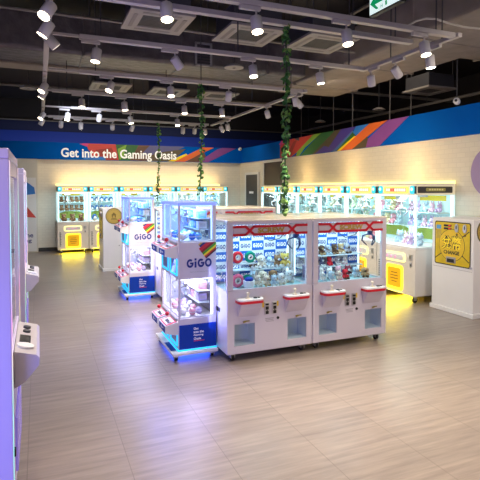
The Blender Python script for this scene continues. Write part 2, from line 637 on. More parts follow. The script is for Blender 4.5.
# purple disc on the right wall
pd = MB(); pd.M = frame((WX, 4.86, 1.93), (0, -1, 0), (0, 0, 1))
pd.prism(ngon(0, 0, 0.37, 48), 0.0, 0.03)
tag(pd.build('wall_disc', mat('mauve_wall_disc', (0.36, 0.26, 0.45), 0.6, noise=0.03)), 'round mauve disc mounted on the white brick right wall', 'wall sign')

# poster at the far left
po = MB(); po.M = frame((-0.60, WY - 0.16, 0), (1, 0, 0), (0, 0, 1))
po.prism([(-0.55, 0.04), (0.54, 0.04), (0.54, 1.98), (-0.55, 1.98)], 0.0, 0.012)
poster = po.build('wall_poster', mat('white_poster_board', (0.74, 0.74, 0.78), 0.5, noise=0.02))
tag(poster, 'tall white wall poster with blue and red shapes and blue lettering', 'poster')
for pts, c in (([(0.10, 1.80), (0.30, 1.88), (0.50, 1.72), (0.52, 1.55), (0.12, 1.50)], 'blue'), ([(0.22, 0.95), (0.22, 1.34), (0.54, 0.92)], 'red'),
               ([(-0.40, 1.70), (-0.10, 1.86), (-0.05, 1.52)], 'lime'), ([(0.20, 1.42), (0.26, 1.52), (0.28, 1.42)], 'yellow'), ([(-0.42, 1.2), (-0.1, 1.32), (-0.2, 1.02)], 'orange')):
    m_ = MB(); m_.M = po.M; m_.prism(pts, 0.012, 0.014)
    m_.build('colour_shape', mat('band_' + c, SC[c], 0.5), poster)
m_ = MB(); m_.M = po.M
for i, w in enumerate(('Get', 'into the', 'Gaming', 'Oasis')):
    hw = {'Get': 0.26, 'into the': 0.56, 'Gaming': 0.52, 'Oasis': 0.40}[w]
    put_text(m_, w, -0.10 + hw / 2, 0.62 - i * 0.155, hw, 0.125, 0.0135, 0.015)
m_.build('lettering', NAVY, poster)


# ------------------------------------------------------------------ prizes
def pm(col):
    n = 'plush_%d_%d_%d' % tuple(int(c * 100) for c in col)
    return mat(n, col, 0.95, noise=0.18, nscale=60, bump=0.4, spec=0.15)


EYE = mat('black_bead', (0.01, 0.01, 0.01), 0.25, noise=0.1)


def ears(mb, kind):
    """list of ear shapes on a head of radius .4 at z=.68 (unit plush one metre tall-ish)"""
    for s in (-1, 1):
        yield s


def plush_parts(kind):
    """unit plush: sits on z=0, about 1 tall, faces -y; returns {part: MB}"""
    P = {}
    t = MB(); t.ball((0, 0.02, 0.29), (0.27, 0.24, 0.28)); P['torso'] = t
    h = MB(); h.ball((0, -0.02, 0.70), (0.30, 0.27, 0.26), 14, 10); P['head'] = h
    P['ear'] = []
    for s in (-1, 1):
        e = MB()
        if kind == 'bear':
            e.ball((s * 0.22, 0, 0.90), (0.11, 0.06, 0.11))
        elif kind == 'rabbit':
            e.tube([(s * 0.12, 0, 0.88), (s * 0.15, 0, 1.08), (s * 0.18, -0.02, 1.26)], [0.06, 0.085, 0.03], 8)
        elif kind == 'cat':
            e.tube([(s * 0.18, 0, 0.86), (s * 0.24, 0, 1.04)], [0.12, 0.012], 6)
        else:
            e.ball((s * 0.29, -0.02, 0.68), (0.07, 0.11, 0.19))
        P['ear'].append(e)
    m = MB(); m.ball((0, -0.25, 0.63), (0.13, 0.10, 0.10)); P['muzzle'] = m
    e = MB()
    for s in (-1, 1):
        e.ball((s * 0.11, -0.255, 0.75), 0.035, 8, 6)
    e.ball((0, -0.345, 0.66), (0.04, 0.025, 0.03), 8, 6)
    P['face'] = e
    P['arm'] = [MB().tube([(s * 0.20, -0.02, 0.42), (s * 0.32, -0.10, 0.30), (s * 0.34, -0.18, 0.22)], [0.08, 0.095, 0.07], 8) for s in (-1, 1)]
    P['leg'] = [MB().tube([(s * 0.14, -0.10, 0.13), (s * 0.20, -0.26, 0.125), (s * 0.23, -0.36, 0.13)], [0.10, 0.11, 0.10], 8) for s in (-1, 1)]
    return P


def join(dst, src, m):
    dst.m = m
    dst.add(src.v, src.f, True)


SMALL = {}


def small_plush(kind, col, acc):
    key = (kind, col, acc)
    if key not in SMALL:
        mb = MB()
        if kind in ('bear', 'rabbit', 'cat', 'dog'):
            P = plush_parts(kind)
            join(mb, P['torso'], 0); join(mb, P['head'], 0)
            for e in P['ear'] + P['arm'] + P['leg']:
                join(mb, e, 0)
            join(mb, P['muzzle'], 1); join(mb, P['face'], 2)
        elif kind == 'penguin':
            mb.m = 0; mb.ball((0, 0, 0.47), (0.33, 0.29, 0.45), 14, 10)
            mb.m = 1; mb.ball((0, -0.09, 0.38), (0.25, 0.24, 0.33), 12, 9)
            mb.m = 0
            for s in (-1, 1):
                mb.ball((s * 0.33, -0.02, 0.42), (0.07, 0.12, 0.22), 8, 6)
            mb.m = 2
            for s in (-1, 1):
                mb.ball((s * 0.10, -0.27, 0.66), 0.035, 8, 6)
            mb.m = 3; mb.tube([(0, -0.26, 0.58), (0, -0.37, 0.56)], [0.06, 0.01], 6)
            for s in (-1, 1):
                mb.ball((s * 0.14, -0.18, 0.052), (0.1, 0.14, 0.04), 8, 6)
        SMALL[key] = mb.build('plush_' + kind, [pm(col), pm(acc), EYE, mat('orange_felt', (0.8, 0.35, 0.03), 0.9, noise=0.1)])
        SMALL[key]['first'] = 1
    src = SMALL[key]
    if src.get('first'):
        del src['first']
        return src
    c = src.copy()
    COL.objects.link(c)
    return c


def big_plush(kind, col, acc):
    P = plush_parts(kind)
    r = empty('plush_' + kind)
    a, b = pm(col), pm(acc)
    P['torso'].build('torso', a, r)
    hd = P['head'].build('head', a, r)
    for e in P['ear']:
        e.build('ear', a, hd)
    P['muzzle'].build('muzzle', b, hd)
    P['face'].build('face', EYE, hd)
    for e in P['arm']:
        e.build('arm', a, r)
    for e in P['leg']:
        e.build('leg', b, r)
    return r


def seat(o, M, x, y, z, s, turn=0.0):
    """stand a prize at machine-local x, y, z"""
    p = M @ Vector((x, y, z))
    o.location = p
    o.rotation_euler = (0, 0, M.to_euler().z + turn)
    o.scale = (s, s, s)
    return o


ORD = ['first', 'second', 'third', 'fourth', 'fifth', 'sixth', 'seventh', 'eighth', 'ninth', 'tenth', 'eleventh', 'twelfth']


# ------------------------------------------------------------------ shared parts
def caster(parent, x, y, r=0.035, h=0.08, name='caster'):
    f = MB()
    f.box((x - 0.03, y - 0.03, h - 0.008), (x + 0.03, y + 0.03, h))
    f.tube([(x, y, h - 0.008), (x, y, h - 0.022)], 0.02, 10)
    for s in (-1, 1):
        f.box((x + s * 0.02 - 0.003, y - 0.02, r * 0.8), (x + s * 0.02 + 0.003, y + 0.028, h - 0.018))
    c = f.build(name, SILVER, parent)
    MB().tube([(x - 0.014, y + 0.008, r), (x + 0.014, y + 0.008, r)], r, 16).build('wheel', BLACK, c)
    return c


def claw(parent, x, y, ztop, drop=0.16, m=None, s=1.0):
    """three fingered claw on a trolley"""
    t = MB()
    t.box((x - 0.06 * s, y - 0.05 * s, ztop - 0.045), (x + 0.06 * s, y + 0.05 * s, ztop), 0.006)
    t.tube([(x, y, ztop - 0.045), (x, y, ztop - drop * 0.5)], 0.008 * s, 8)
    tr = t.build('claw_trolley', GREY, parent)
    c = MB()
    zc = ztop - drop * 0.5
    c.tube([(x, y, zc), (x, y, zc - 0.05 * s)], [0.032 * s, 0.026 * s], 14)
    for k in range(3):
        a = 2 * PI * k / 3 + 0.5
        dx, dy = math.cos(a) * s, math.sin(a) * s
        c.tube([(x + dx * 0.02, y + dy * 0.02, zc - 0.04 * s), (x + dx * 0.075, y + dy * 0.075, zc - 0.06 * s), (x + dx * 0.085, y + dy * 0.085, zc - 0.11 * s), (x + dx * 0.035, y + dy * 0.035, zc - 0.16 * s)],
               [0.009 * s, 0.010 * s, 0.009 * s, 0.006 * s], 6)
    c.build('claw', m or SILVER, parent)
    return tr


def gigo(mb, cx, cy, w, h, n):
    """heavy round letters G i G O"""
    k = w / 3.62
    r = h / 2

    def arc(x0, a0, a1, m=14, th=0.50):
        for i in range(m):
            t0 = math.radians(a0 + (a1 - a0) * i / m); t1 = math.radians(a0 + (a1 - a0) * (i + 1) / m)
            P = [(cx + (x0 + 0.5 * q * math.cos(t)) * k, cy + r * q * math.sin(t), n) for t, q in ((t0, 1), (t1, 1), (t1, 1 - th), (t0, 1 - th))]
            mb.add(P, [(0, 1, 2, 3)] if a1 > a0 else [(3, 2, 1, 0)])

    def rect(xa, ya, xb, yb):
        mb.add([(cx + xa * k, cy + ya * r, n), (cx + xb * k, cy + ya * r, n), (cx + xb * k, cy + yb * r, n), (cx + xa * k, cy + yb * r, n)], [(0, 1, 2, 3)])
    for x0 in (-1.31, 0.25):
        arc(x0, 48, 360)
        rect(x0 - 0.02, -0.20, x0 + 0.5, 0.20)
    rect(-0.68, -1.0, -0.40, 0.40)
    rect(-0.69, 0.60, -0.39, 1.10)
    arc(1.31, 0, 360, 20)


# ------------------------------------------------------------------ white two-player crane games
def double_machine(W=0.945, D=0.52, H=1.39):
    """local origin: floor under the middle of the cabinet, front towards -y"""
    r = empty('white_crane_game')
    x0, x1, y0, y1 = -W / 2, W / 2, -D / 2, D / 2
    zc, zg, zm0, zm1 = 0.66, 0.70, 1.225, 1.345
    z0 = 0.083
    doors = [(x0 + 0.075, x0 + 0.295), (x1 - 0.285, x1 - 0.065)]
    pz0, pz1 = 0.155, 0.37
    c = MB()
    # front skin with two openings, side and back skins, floor and deck
    c.box((x0, y0, z0), (x1, y0 + 0.02, pz0))
    c.box((x0, y0, pz1), (x1, y0 + 0.02, zg))
    xs = [x0, doors[0][0], doors[0][1], doors[1][0], doors[1][1], x1]
    for a, b in ((xs[0], xs[1]), (xs[2], xs[3]), (xs[4], xs[5])):
        c.box((a, y0, pz0), (b, y0 + 0.02, pz1))
    c.box((x0, y0 + 0.02, z0), (x0 + 0.02, y1, zg)).box((x1 - 0.02, y0 + 0.02, z0), (x1, y1, zg))
    c.box((x0 + 0.02, y1 - 0.02, z0), (x1 - 0.02, y1, zg)).box((x0 + 0.02, y0 + 0.02, z0), (x1 - 0.02, y1 - 0.02, z0 + 0.02))
    # rounded vertical front corners and lower rim
    for sx in (x0 + 0.012, x1 - 0.012):
        c.tube([(sx, y0 + 0.01, z0), (sx, y0 + 0.01, zg)], 0.0135, 10)
    c.tube([(x0 + 0.01, y0 + 0.012, z0 + 0.008), (x1 - 0.01, y0 + 0.012, z0 + 0.008)], 0.0135, 10)
    # service panel outline between the doors
    for za in (0.125, 0.60):
        c.box((x0 + 0.335, y0 - 0.0015, za), (x1 - 0.335, y0, za + 0.003))
    c.build('cabinet', WHITE, r)
    fl = MB().box((x0 + 0.02, y0 + 0.02, zg - 0.05), (x1 - 0.02, y1 - 0.02, zg - 0.012)).build('play_surface', CYANFLOOR, r)
    # prize doors: recessed boxes with a clear flap
    for a, b in doors:
        p = MB()
        p.box((a - 0.012, y0 + 0.02, pz0 - 0.012), (b + 0.012, y0 + 0.20, pz0)).box((a - 0.012, y0 + 0.02, pz1), (b + 0.012, y0 + 0.20, pz1 + 0.012))
        p.box((a - 0.012, y0 + 0.02, pz0), (a, y0 + 0.20, pz1)).box((b, y0 + 0.02, pz0), (b + 0.012, y0 + 0.20, pz1))
        p.box((a, y0 + 0.19, pz0), (b, y0 + 0.20, pz1))
        pd_ = p.build('prize_chute', mat('pale_blue_lining', (0.64, 0.69, 0.75), 0.5, 0, (0.5, 0.68, 0.85), 0.02), r)
        MB().quad((a, y0 + 0.012, pz0), (b, y0 + 0.012, pz0), (b, y0 + 0.012, pz1), (a, y0 + 0.012, pz1)).build('flap', glass('flap_glass', (0.82, 0.90, 0.95), 0.06, 0.7), pd_)
        k = MB().tube([(a + 0.09, y0 - 0.006, pz1 + 0.018), (a + 0.115, y0 - 0.018, pz1 + 0.028)], 0.009, 8)
        k.box((a + 0.115, y0 - 0.004, pz1 + 0.02), (a + 0.16, y0 + 0.001, pz1 + 0.03))
        k.build('chute_sticker', mat('yellow_black_sticker', (0.30, 0.24, 0.03), 0.5, noise=0.5, nscale=90), r)
    # roof and upper frame
    f = MB()
    pw = 0.066
    for sx in (x0, x1 - pw):
        f.box((sx, y0, zg), (sx + pw, y0 + 0.035, H - 0.02), 0.008)
    for sx in (x0, x1 - 0.03):
        f.box((sx, y1 - 0.035, zg), (sx + 0.03, y1, H - 0.02), 0.006)
    f.box((x0 + pw - 0.005, y0 + 0.002, zm1), (x1 - pw + 0.005, y0 + 0.03, H - 0.02))
    f.box((x0 + pw - 0.005, y0 + 0.002, zg - 0.004), (x1 - pw + 0.005, y0 + 0.03, zg + 0.012))
    build_split(f, 'frame', WHITE, r)
    MB().box((x0, y0, H - 0.022), (x1, y1, H), 0.008).build('roof', mat('glossy_cream_roof', (0.78, 0.72, 0.62), 0.12, noise=0.03, nscale=3), r)
    # glass: front, two sides, back
    g = MB()
    g.quad((x0 + pw, y0 + 0.016, zg), (x1 - pw, y0 + 0.016, zg), (x1 - pw, y0 + 0.016, zm1), (x0 + pw, y0 + 0.016, zm1))
    g.build('glass_pane', GLASS, r)
    for sx in (x0 + 0.012, x1 - 0.012):
        MB().quad((sx, y0 + 0.03, zg - 0.01), (sx, y1 - 0.03, zg - 0.01), (sx, y1 - 0.03, H - 0.022), (sx, y0 + 0.03, H - 0.022)).build('glass_pane', GLASS, r)
    MB().quad((x0 + 0.03, y1 - 0.012, zg - 0.01), (x1 - 0.03, y1 - 0.012, zg - 0.01), (x1 - 0.03, y1 - 0.012, H - 0.022), (x0 + 0.03, y1 - 0.012, H - 0.022)).build('glass_pane', GLASS, r)
    # marquee: pale strip with red interlaced lines and gold lettering
    mq = MB(); mq.M = frame((0, y0 - 0.001, 0), (1, 0, 0), (0, 0, 1))
    gx0, gx1 = x0 + pw, x1 - pw
    mq.prism([(gx0, zm0 + 0.01), (gx1, zm0 + 0.01), (gx1, zm1 - 0.008), (gx0, zm1 - 0.008)], -0.012, 0.0)
    sgn = mq.build('marquee', mat('frosted_marquee', (0.60, 0.52, 0.55), 0.3, noise=0.05), r)
    rl = MB(); rl.M = mq.M
    ym, hb, th = (zm0 + zm1) / 2, 0.040, 0.0125
    xa, xb = gx0 + 0.172, gx1 - 0.172
    for sg_ in (-1, 1):
        for pts in ([(gx0, ym + sg_ * hb), (xa - 0.045, ym + sg_ * hb), (xa + 0.045, ym - sg_ * hb), (xb - 0.045, ym - sg_ * hb), (xb + 0.045, ym + sg_ * hb), (gx1, ym + sg_ * hb)],):
            for (ax, ay), (bx, by) in zip(pts, pts[1:]):
                d_ = Vector((bx - ax, by - ay, 0)).normalized(); n_ = Vector((-d_.y, d_.x, 0)) * th
                e_ = d_ * 0.006
                rl.prism([(ax - e_.x + n_.x, ay - e_.y + n_.y), (ax - e_.x - n_.x, ay - e_.y - n_.y), (bx + e_.x - n_.x, by + e_.y - n_.y), (bx + e_.x + n_.x, by + e_.y + n_.y)], 0.001, 0.005 + 0.0004 * (sg_ + 1))
    rl.build('red_line', RED, sgn)
    lt = MB(); lt.M = mq.M
    put_text(lt, 'SCREW', 0, ym, 0.30, 0.052, 0.003, 0.05)
    lt.build('lettering', mat('gold_lettering', (0.50, 0.34, 0.05), 0.35, 0.2, noise=0.1), sgn)
    # control shelves
    for cx in (x0 + 0.222, x1 - 0.205):
        s = MB(); s.M = frame((cx, y0, 0), (1, 0, 0), (0, 1, 0))
        prof = [(-0.135, 0.0)] + [(-0.135 + 0.045 * (1 - math.cos(a)) , -0.055 - 0.05 * math.sin(a)) for a in (0, 0.4, 0.8, 1.2, PI / 2)] + \
               [(0.135 - 0.045 * (1 - math.cos(a)), -0.055 - 0.05 * math.sin(a)) for a in (PI / 2, 1.2, 0.8, 0.4, 0)] + [(0.135, 0.0)]
        s.prism(prof, 0.612, 0.628)
        sh = s.build('control_shelf', WHITE2, r)
        q = MB(); q.M = s.M
        pr2 = [(p[0] * 1.01, p[1] * 1.02) for p in prof]
        q.prism(pr2, 0.587, 0.612)
        q.build('rim', RED, sh)
        q = MB()
        # rounded bracket under the shelf
        pts = [(y0, 0.587), (y0 - 0.085, 0.587), (y0 - 0.06, 0.53), (y0 - 0.02, 0.47), (y0, 0.44)]
        q.M = Matrix(((0, 0, 1, cx - 0.11), (1, 0, 0, 0), (0, 1, 0, 0), (0, 0, 0, 1)))
        q.prism(pts, 0, 0.22)
        q.build('bracket', WHITE, sh)
        j = MB().tube([(cx - 0.025, y0 - 0.05, 0.628), (cx - 0.025, y0 - 0.05, 0.636)], 0.026, 14)
        j.tube([(cx - 0.025, y0 - 0.05, 0.636), (cx - 0.025, y0 - 0.05, 0.668)], [0.012, 0.007], 8)
        jo = j.build('joystick', mat('cream_plastic', (0.85, 0.76, 0.60), 0.35, noise=0.03), sh)
        MB().ball((cx - 0.025, y0 - 0.05, 0.676), 0.017).build('ball_top', mat('cream_plastic', (0.85, 0.76, 0.60)), jo)
        MB().tube([(cx + 0.055, y0 - 0.05, 0.628), (cx + 0.055, y0 - 0.05, 0.636)], 0.020, 14).tube([(cx + 0.095, y0 - 0.045, 0.628), (cx + 0.095, y0 - 0.045, 0.634)], 0.012, 12).build('button', BLACK, sh)
    # coin mechs
    for k, sx in enumerate((-0.05, 0.035)):
        q = MB().box((sx - 0.028, y0 - 0.012, 0.44), (sx + 0.028, y0 + 0.004, 0.565), 0.006)
        cp = q.build('coin_mechanism', SILVER, r)
        e = MB().box((sx - 0.018, y0 - 0.016, 0.535), (sx + 0.018, y0 - 0.010, 0.552), 0.003)
        e.box((sx - 0.016, y0 - 0.015, 0.492), (sx + 0.016, y0 - 0.010, 0.522)).box((sx - 0.016, y0 - 0.015, 0.447), (sx + 0.016, y0 - 0.010, 0.477))
        e.tube([(sx, y0 - 0.016, 0.484), (sx, y0 - 0.010, 0.484)], 0.006, 8)
        e.build('coin_slot', BLACK, cp)
        yk = MB().box((sx + (-0.048 if k == 0 else 0.030), y0 - 0.003, 0.515), (sx + (-0.031 if k == 0 else 0.047), y0 + 0.001, 0.565))
        yk.build('price_sticker', YEL, r)
    q = MB().box((-0.065, y0 - 0.002, 0.395), (0.03, y0 + 0.001, 0.402)).box((-0.065, y0 - 0.002, 0.380), (0.025, y0 + 0.001, 0.386)).box((-0.055, y0 - 0.002, 0.366), (0.03, y0 + 0.001, 0.371))
    q.build('instruction_print', GREY, r)
    MB().tube([(0.075, y0 - 0.008, 0.395), (0.075, y0 + 0.002, 0.395)], 0.014, 14).build('lock', BLACK, r)
    # side grip
    for sx in (x0, x1):
        MB().box((sx - 0.004, y0 + 0.20, 0.455), (sx + 0.004, y0 + 0.30, 0.50), 0.003).build('side_grip', BLACK, r)
    # interior: back board with chequered print, gantry, claw, lamps
    bd = MB().box((x0 + 0.032, y1 - 0.05, zg + 0.0), (x1 - 0.032, y1 - 0.035, H - 0.025)).build('back_board', WHITE2, r)
    bl = MB(); bl.M = frame((0, y1 - 0.05, 0), (1, 0, 0), (0, 0, 1))
    wl = MB(); wl.M = bl.M; nl = MB(); nl.M = bl.M
    cw, chh = 0.1445, 0.107
    for i in range(6):
        for j in range(6):
            cx, cz = x0 + 0.034 + cw * (i + 0.5), 1.345 - chh * (j + 0.5)
            if (i + j) % 2 == 1:
                bl.prism([(cx - cw / 2 + .002, cz - chh / 2 + .002), (cx + cw / 2 - .002, cz - chh / 2 + .002), (cx + cw / 2 - .002, cz + chh / 2 - .002), (cx - cw / 2 + .002, cz + chh / 2 - .002)], 0.0, 0.002)
                gigo(wl, cx, cz, 0.115, 0.046, 0.003)
            else:
                gigo(nl, cx, cz, 0.115, 0.046, 0.001)
    bl.build('blue_square', mat('bright_blue_print', (0.015, 0.13, 0.55), 0.4, noise=0.03), bd)
    wl.build('white_lettering', mat('white_lettering', (0.9, 0.9, 0.88)), bd)
    nl.build('blue_lettering', NAVY, bd)
    ga = MB()
    ga.box((x0 + 0.035, y0 + 0.11, H - 0.055), (x1 - 0.035, y0 + 0.125, H - 0.035)).box((x0 + 0.035, y0 + 0.19, H - 0.055), (x1 - 0.035, y0 + 0.205, H - 0.035))
    build_split(ga, 'gantry_rail', SILVER, r)
    claw(r, x1 - 0.105, y0 + 0.158, H - 0.055, 0.22, mat('dark_blue_claw', (0.015, 0.03, 0.10), 0.35, 0.3, noise=0.1), 1.05)
    # hanging cable loop of the trolley
    MB().tube([(x0 + 0.50, y0 + 0.30, H - 0.06), (x0 + 0.52, y0 + 0.30, 1.19), (x0 + 0.60, y0 + 0.29, 1.14), (x0 + 0.70, y0 + 0.25, 1.17), (x1 - 0.13, y0 + 0.17, H - 0.07)], 0.005, 6).build('cable', DARK, r)
    le = MB()
    le.box((x0 + 0.05, y0 + 0.045, H - 0.040), (x1 - 0.05, y0 + 0.065, H - 0.024))
    for sx in (x0 + 0.034, x1 - 0.046):
        le.box((sx, y1 - 0.065, zg + 0.02), (sx + 0.012, y1 - 0.052, H - 0.05))
    build_split(le, 'lamp_strip', glow('soft_cyan_white_led', (0.72, 0.95, 1.0), 1.8), r)
    for sx in (x0 + 0.08, x1 - 0.08):
        for sy in (y0 + 0.07, y1 - 0.07):
            caster(r, sx, sy)
    return r


G1X, G1Y, G2Y = 1.668, 4.33, 7.05
DW, DD = 0.945, 0.52
dm = double_machine()
dm_places = []
first = True
for gy, gname, near in ((G1Y, 'nearer', 'front'), (G2Y, 'farther', 'rear')):
    for k in (0, 1):
        for bk in (0, 1):
            o = dm if first else copy_tree(dm)
            first = False
            cx = G1X + DW / 2 + k * (DW + 0.012)
            cy = gy + DD / 2 + bk * (DD + 0.012)
            o.location = (cx, cy, 0)
            o.rotation_euler = (0, 0, PI if bk else 0)
            side = ('left', 'right')[k]
            fac = 'facing the open floor' if not bk else 'turned away, back to back with its twin'
            if gy == G1Y and not bk:
                lab = 'white two-player crane game with red rimmed shelves, %s one of the nearest pair' % side
            elif gy == G1Y:
                lab = 'white crane game turned away behind the %s machine of the nearest pair' % side
            elif not bk:
                lab = 'white crane game, %s of the pair beyond the nearest block, only its roof showing' % side
            else:
                lab = 'white crane game turned away at the %s rear of the farther block' % side
            tag(o, lab, 'crane game', 'white two-player crane games')
            dm_places.append((gy, k, bk, Matrix.Translation((cx, cy, 0))))
            light('AREA', (cx, cy - 0.05, 1.32), 5.5 if gy == G1Y and not bk else 3.5, (0.52, 0.86, 1.0), 0.7, 0.3, (0, 0.15, -1))

# prizes in the nearest pair
ZF = 0.689
UNIT = {}


def big(kind, col, acc, M, x, y, z, s, turn, label, cat='plush toy', group=None):
    k = (kind, col, acc)
    if k in UNIT:
        o = copy_tree(UNIT[k])
    else:
        o = UNIT[k] = big_plush(kind, col, acc)
    seat(o, M, x, y, z, s, turn)
    return tag(o, label, cat, group)


CREAM, LBLUE, WHT, BRN, DBRN, TAN, PNK, YLW, REDP, GRYP = (0.74, 0.66, 0.55), (0.45, 0.62, 0.75), (0.80, 0.80, 0.80), (0.30, 0.17, 0.09), (0.10, 0.055, 0.035), (0.50, 0.34, 0.18), (0.75, 0.42, 0.50), (0.80, 0.60, 0.15), (0.68, 0.04, 0.06), (0.42, 0.42, 0.46)
ML, MR = Matrix.Translation((G1X + DW / 2, G1Y + DD / 2, 0)), Matrix.Translation((G1X + DW * 1.5 + 0.012, G1Y + DD / 2, 0))


def gx(px, Y):
    """x of the point that stands at depth Y under picture column px"""
    return Y * math.tan(YAW + math.atan((px - 240) / F))


SHELF_M = mat('clear_acrylic', (0.72, 0.86, 0.92), 0.15, noise=0.03)


def prize_shelf(M, z, label):
    r = empty('prize_shelf', M @ Vector((0, 0, z)))
    MB().box((-0.41, 0.085, -0.010), (0.41, 0.200, 0)).build('shelf_board', SHELF_M, r)
    q = MB()
    for sx in (-0.36, 0.36):
        q.box((sx - 0.006, 0.185, -0.05), (sx + 0.006, 0.205, -0.010))
    build_split(q, 'bracket', SILVER, r)
    return tag(r, label, 'prize shelf', 'clear prize shelves')


prize_shelf(ML, 0.838, 'clear prize shelf holding five plush toys in the nearest left crane game')
prize_shelf(MR, 0.938, 'upper clear prize shelf in the nearest right crane game')
prize_shelf(MR, 0.812, 'lower clear prize shelf in the nearest right crane game')
L1, L2 = 'nearest left crane game', 'nearest right crane game'


def put(kind, col, acc, M, px, Y, z, s, turn, label, grp):
    x = gx(px, Y) - M.translation.x
    big(kind, col, acc, M, x, Y - M.translation.y, z, s, turn, label, group=grp)


YS, YF = 4.725, 4.625
grp = 'plush toys in the nearest left crane game'
for a_ in (
    ('dog', DBRN, WHT, 252.5, YS, 0.839, 0.140, 0.3, 'dark brown plush dog with white muzzle, first on the clear shelf, ' + L1),
    ('dog', CREAM, WHT, 261, YS, 0.839, 0.145, 0.1, 'cream plush dog, second on the clear shelf, ' + L1),
    ('rabbit', LBLUE, WHT, 269.5, YS, 0.839, 0.122, 0.15, 'pale blue plush rabbit, third on the clear shelf, ' + L1),
    ('cat', BRN, WHT, 277.5, YS, 0.839, 0.135, 0.1, 'brown plush cat with white muzzle, fourth on the clear shelf, ' + L1),
    ('bear', YLW, CREAM, 285, YS - 0.01, 0.839, 0.150, -0.2, 'yellow plush bear at the right end of the clear shelf, ' + L1),
    ('cat', LBLUE, CREAM, 253, YF + 0.03, 0.69, 0.135, 0.2, 'pale blue plush cat beside the white cup on the play surface, ' + L1),
    ('dog', CREAM, WHT, 262.5, YF, 0.69, 0.140, 0.25, 'cream plush dog in the middle of the play surface, ' + L1),
    ('dog', BRN, CREAM, 273, YF + 0.02, 0.69, 0.140, 0.0, 'brown plush dog with cream muzzle on the play surface, ' + L1),
    ('bear', WHT, CREAM, 281, YF - 0.13, 0.69, 0.125, 0.2, 'small white plush bear lying in front of the brown dog, ' + L1),
    ('dog', WHT, CREAM, 290, YF - 0.06, 0.69, 0.140, -0.4, 'white plush dog alone at the right of the play surface, ' + L1),
    ('bear', CREAM, TAN, 266.5, YF - 0.14, 0.69, 0.115, 0.1, 'small cream plush bear with tan feet at the front, ' + L1),
):
    put(a_[0], a_[1], a_[2], ML, *a_[3:], grp)
for a_ in (
    ('rabbit', CREAM, WHT, 257.5, 4.505, 0.69, 0.125, 0.3, 'cream plush rabbit with white feet, front row beside the cup, ' + L1),
    ('bear', LBLUE, WHT, 274, 4.465, 0.69, 0.115, 0.1, 'pale blue plush bear with white feet in the front row, ' + L1),
):
    put(a_[0], a_[1], a_[2], ML, *a_[3:], grp)


def ring_cushion(M, px, Y, z, s, col, label):
    e = empty('ring_cushion')
    MB().torus((0, 0, 0.5), 0.33, 0.17, 20, 10).build('ring', pm(col), e)
    MB().torus((0, -0.09, 0.5), 0.20, 0.07, 18, 8).build('inner_ring', pm((0.85, 0.82, 0.80)), e)
    seat(e, M, gx(px, Y) - M.translation.x, Y - M.translation.y, z, s)
    return tag(e, label, 'plush cushion', 'ring cushions')


RC = (0.80, 0.05, 0.08); GC = (0.01, 0.32, 0.22); PC = (0.80, 0.18, 0.32)
ring_cushion(ML, 237.5, 4.56, 0.931, 0.125, RC, 'red plush ring cushion, upper left of the nearest left crane game')
ring_cushion(ML, 250, 4.56, 0.931, 0.120, GC, 'dark green plush ring cushion beside the red ring, nearest left crane game')
ring_cushion(ML, 237.5, 4.53, 0.69, 0.140, PC, 'pink plush ring cushion on the lower left, nearest left crane game')
ring_cushion(ML, 247, 4.57, 0.69, 0.120, GC, 'dark green plush ring cushion on the play surface, nearest left crane game')
br_ = empty('prize_stand', (gx(243.5, 4.56), 4.56, 0))
tag(br_, 'small clear prize stand carrying two ring cushions, nearest left crane game', 'prize stand')
MB().box((-0.13, -0.035, 0.920), (0.13, 0.035, 0.930)).build('plate', SHELF_M, br_)
q = MB()
for sx in (-0.115, 0.115):
    q.tube([(sx * 1.04, 0.028, 0.689), (sx * 1.04, 0.028, 0.920)], 0.004, 6)
build_split(q, 'post', SILVER, br_)
cp = empty('prize_cup', (gx(249, 4.47), 4.47, 0.689))
tag(cp, 'white prize cup with a blue ball on top, nearest left crane game', 'prize cup')
MB().tube([(0, 0, 0), (0, 0, 0.02), (0, 0, 0.075)], [0.045, 0.055, 0.062], 20).build('cup', WHITE2, cp)
MB().ball((0, 0, 0.088), (0.045, 0.045, 0.028)).build('ball', BLUE, cp)
for i in range(4):
    b_ = MB().box((-0.085, -0.05, 0), (0.085, 0.05, 0.040), 0.005)
    bo = b_.build('prize_box', mat('mauve_carton', (0.34, 0.25, 0.40), 0.5, noise=0.12, nscale=25))
    bo.location = (MR.translation.x - 0.33, MR.translation.y + 0.02, 0.690 + i * 0.0405)
    tag(bo, 'mauve prize carton, %s from the bottom of the stack, nearest right crane game' % ORD[i], 'prize box', 'stacked prize cartons')

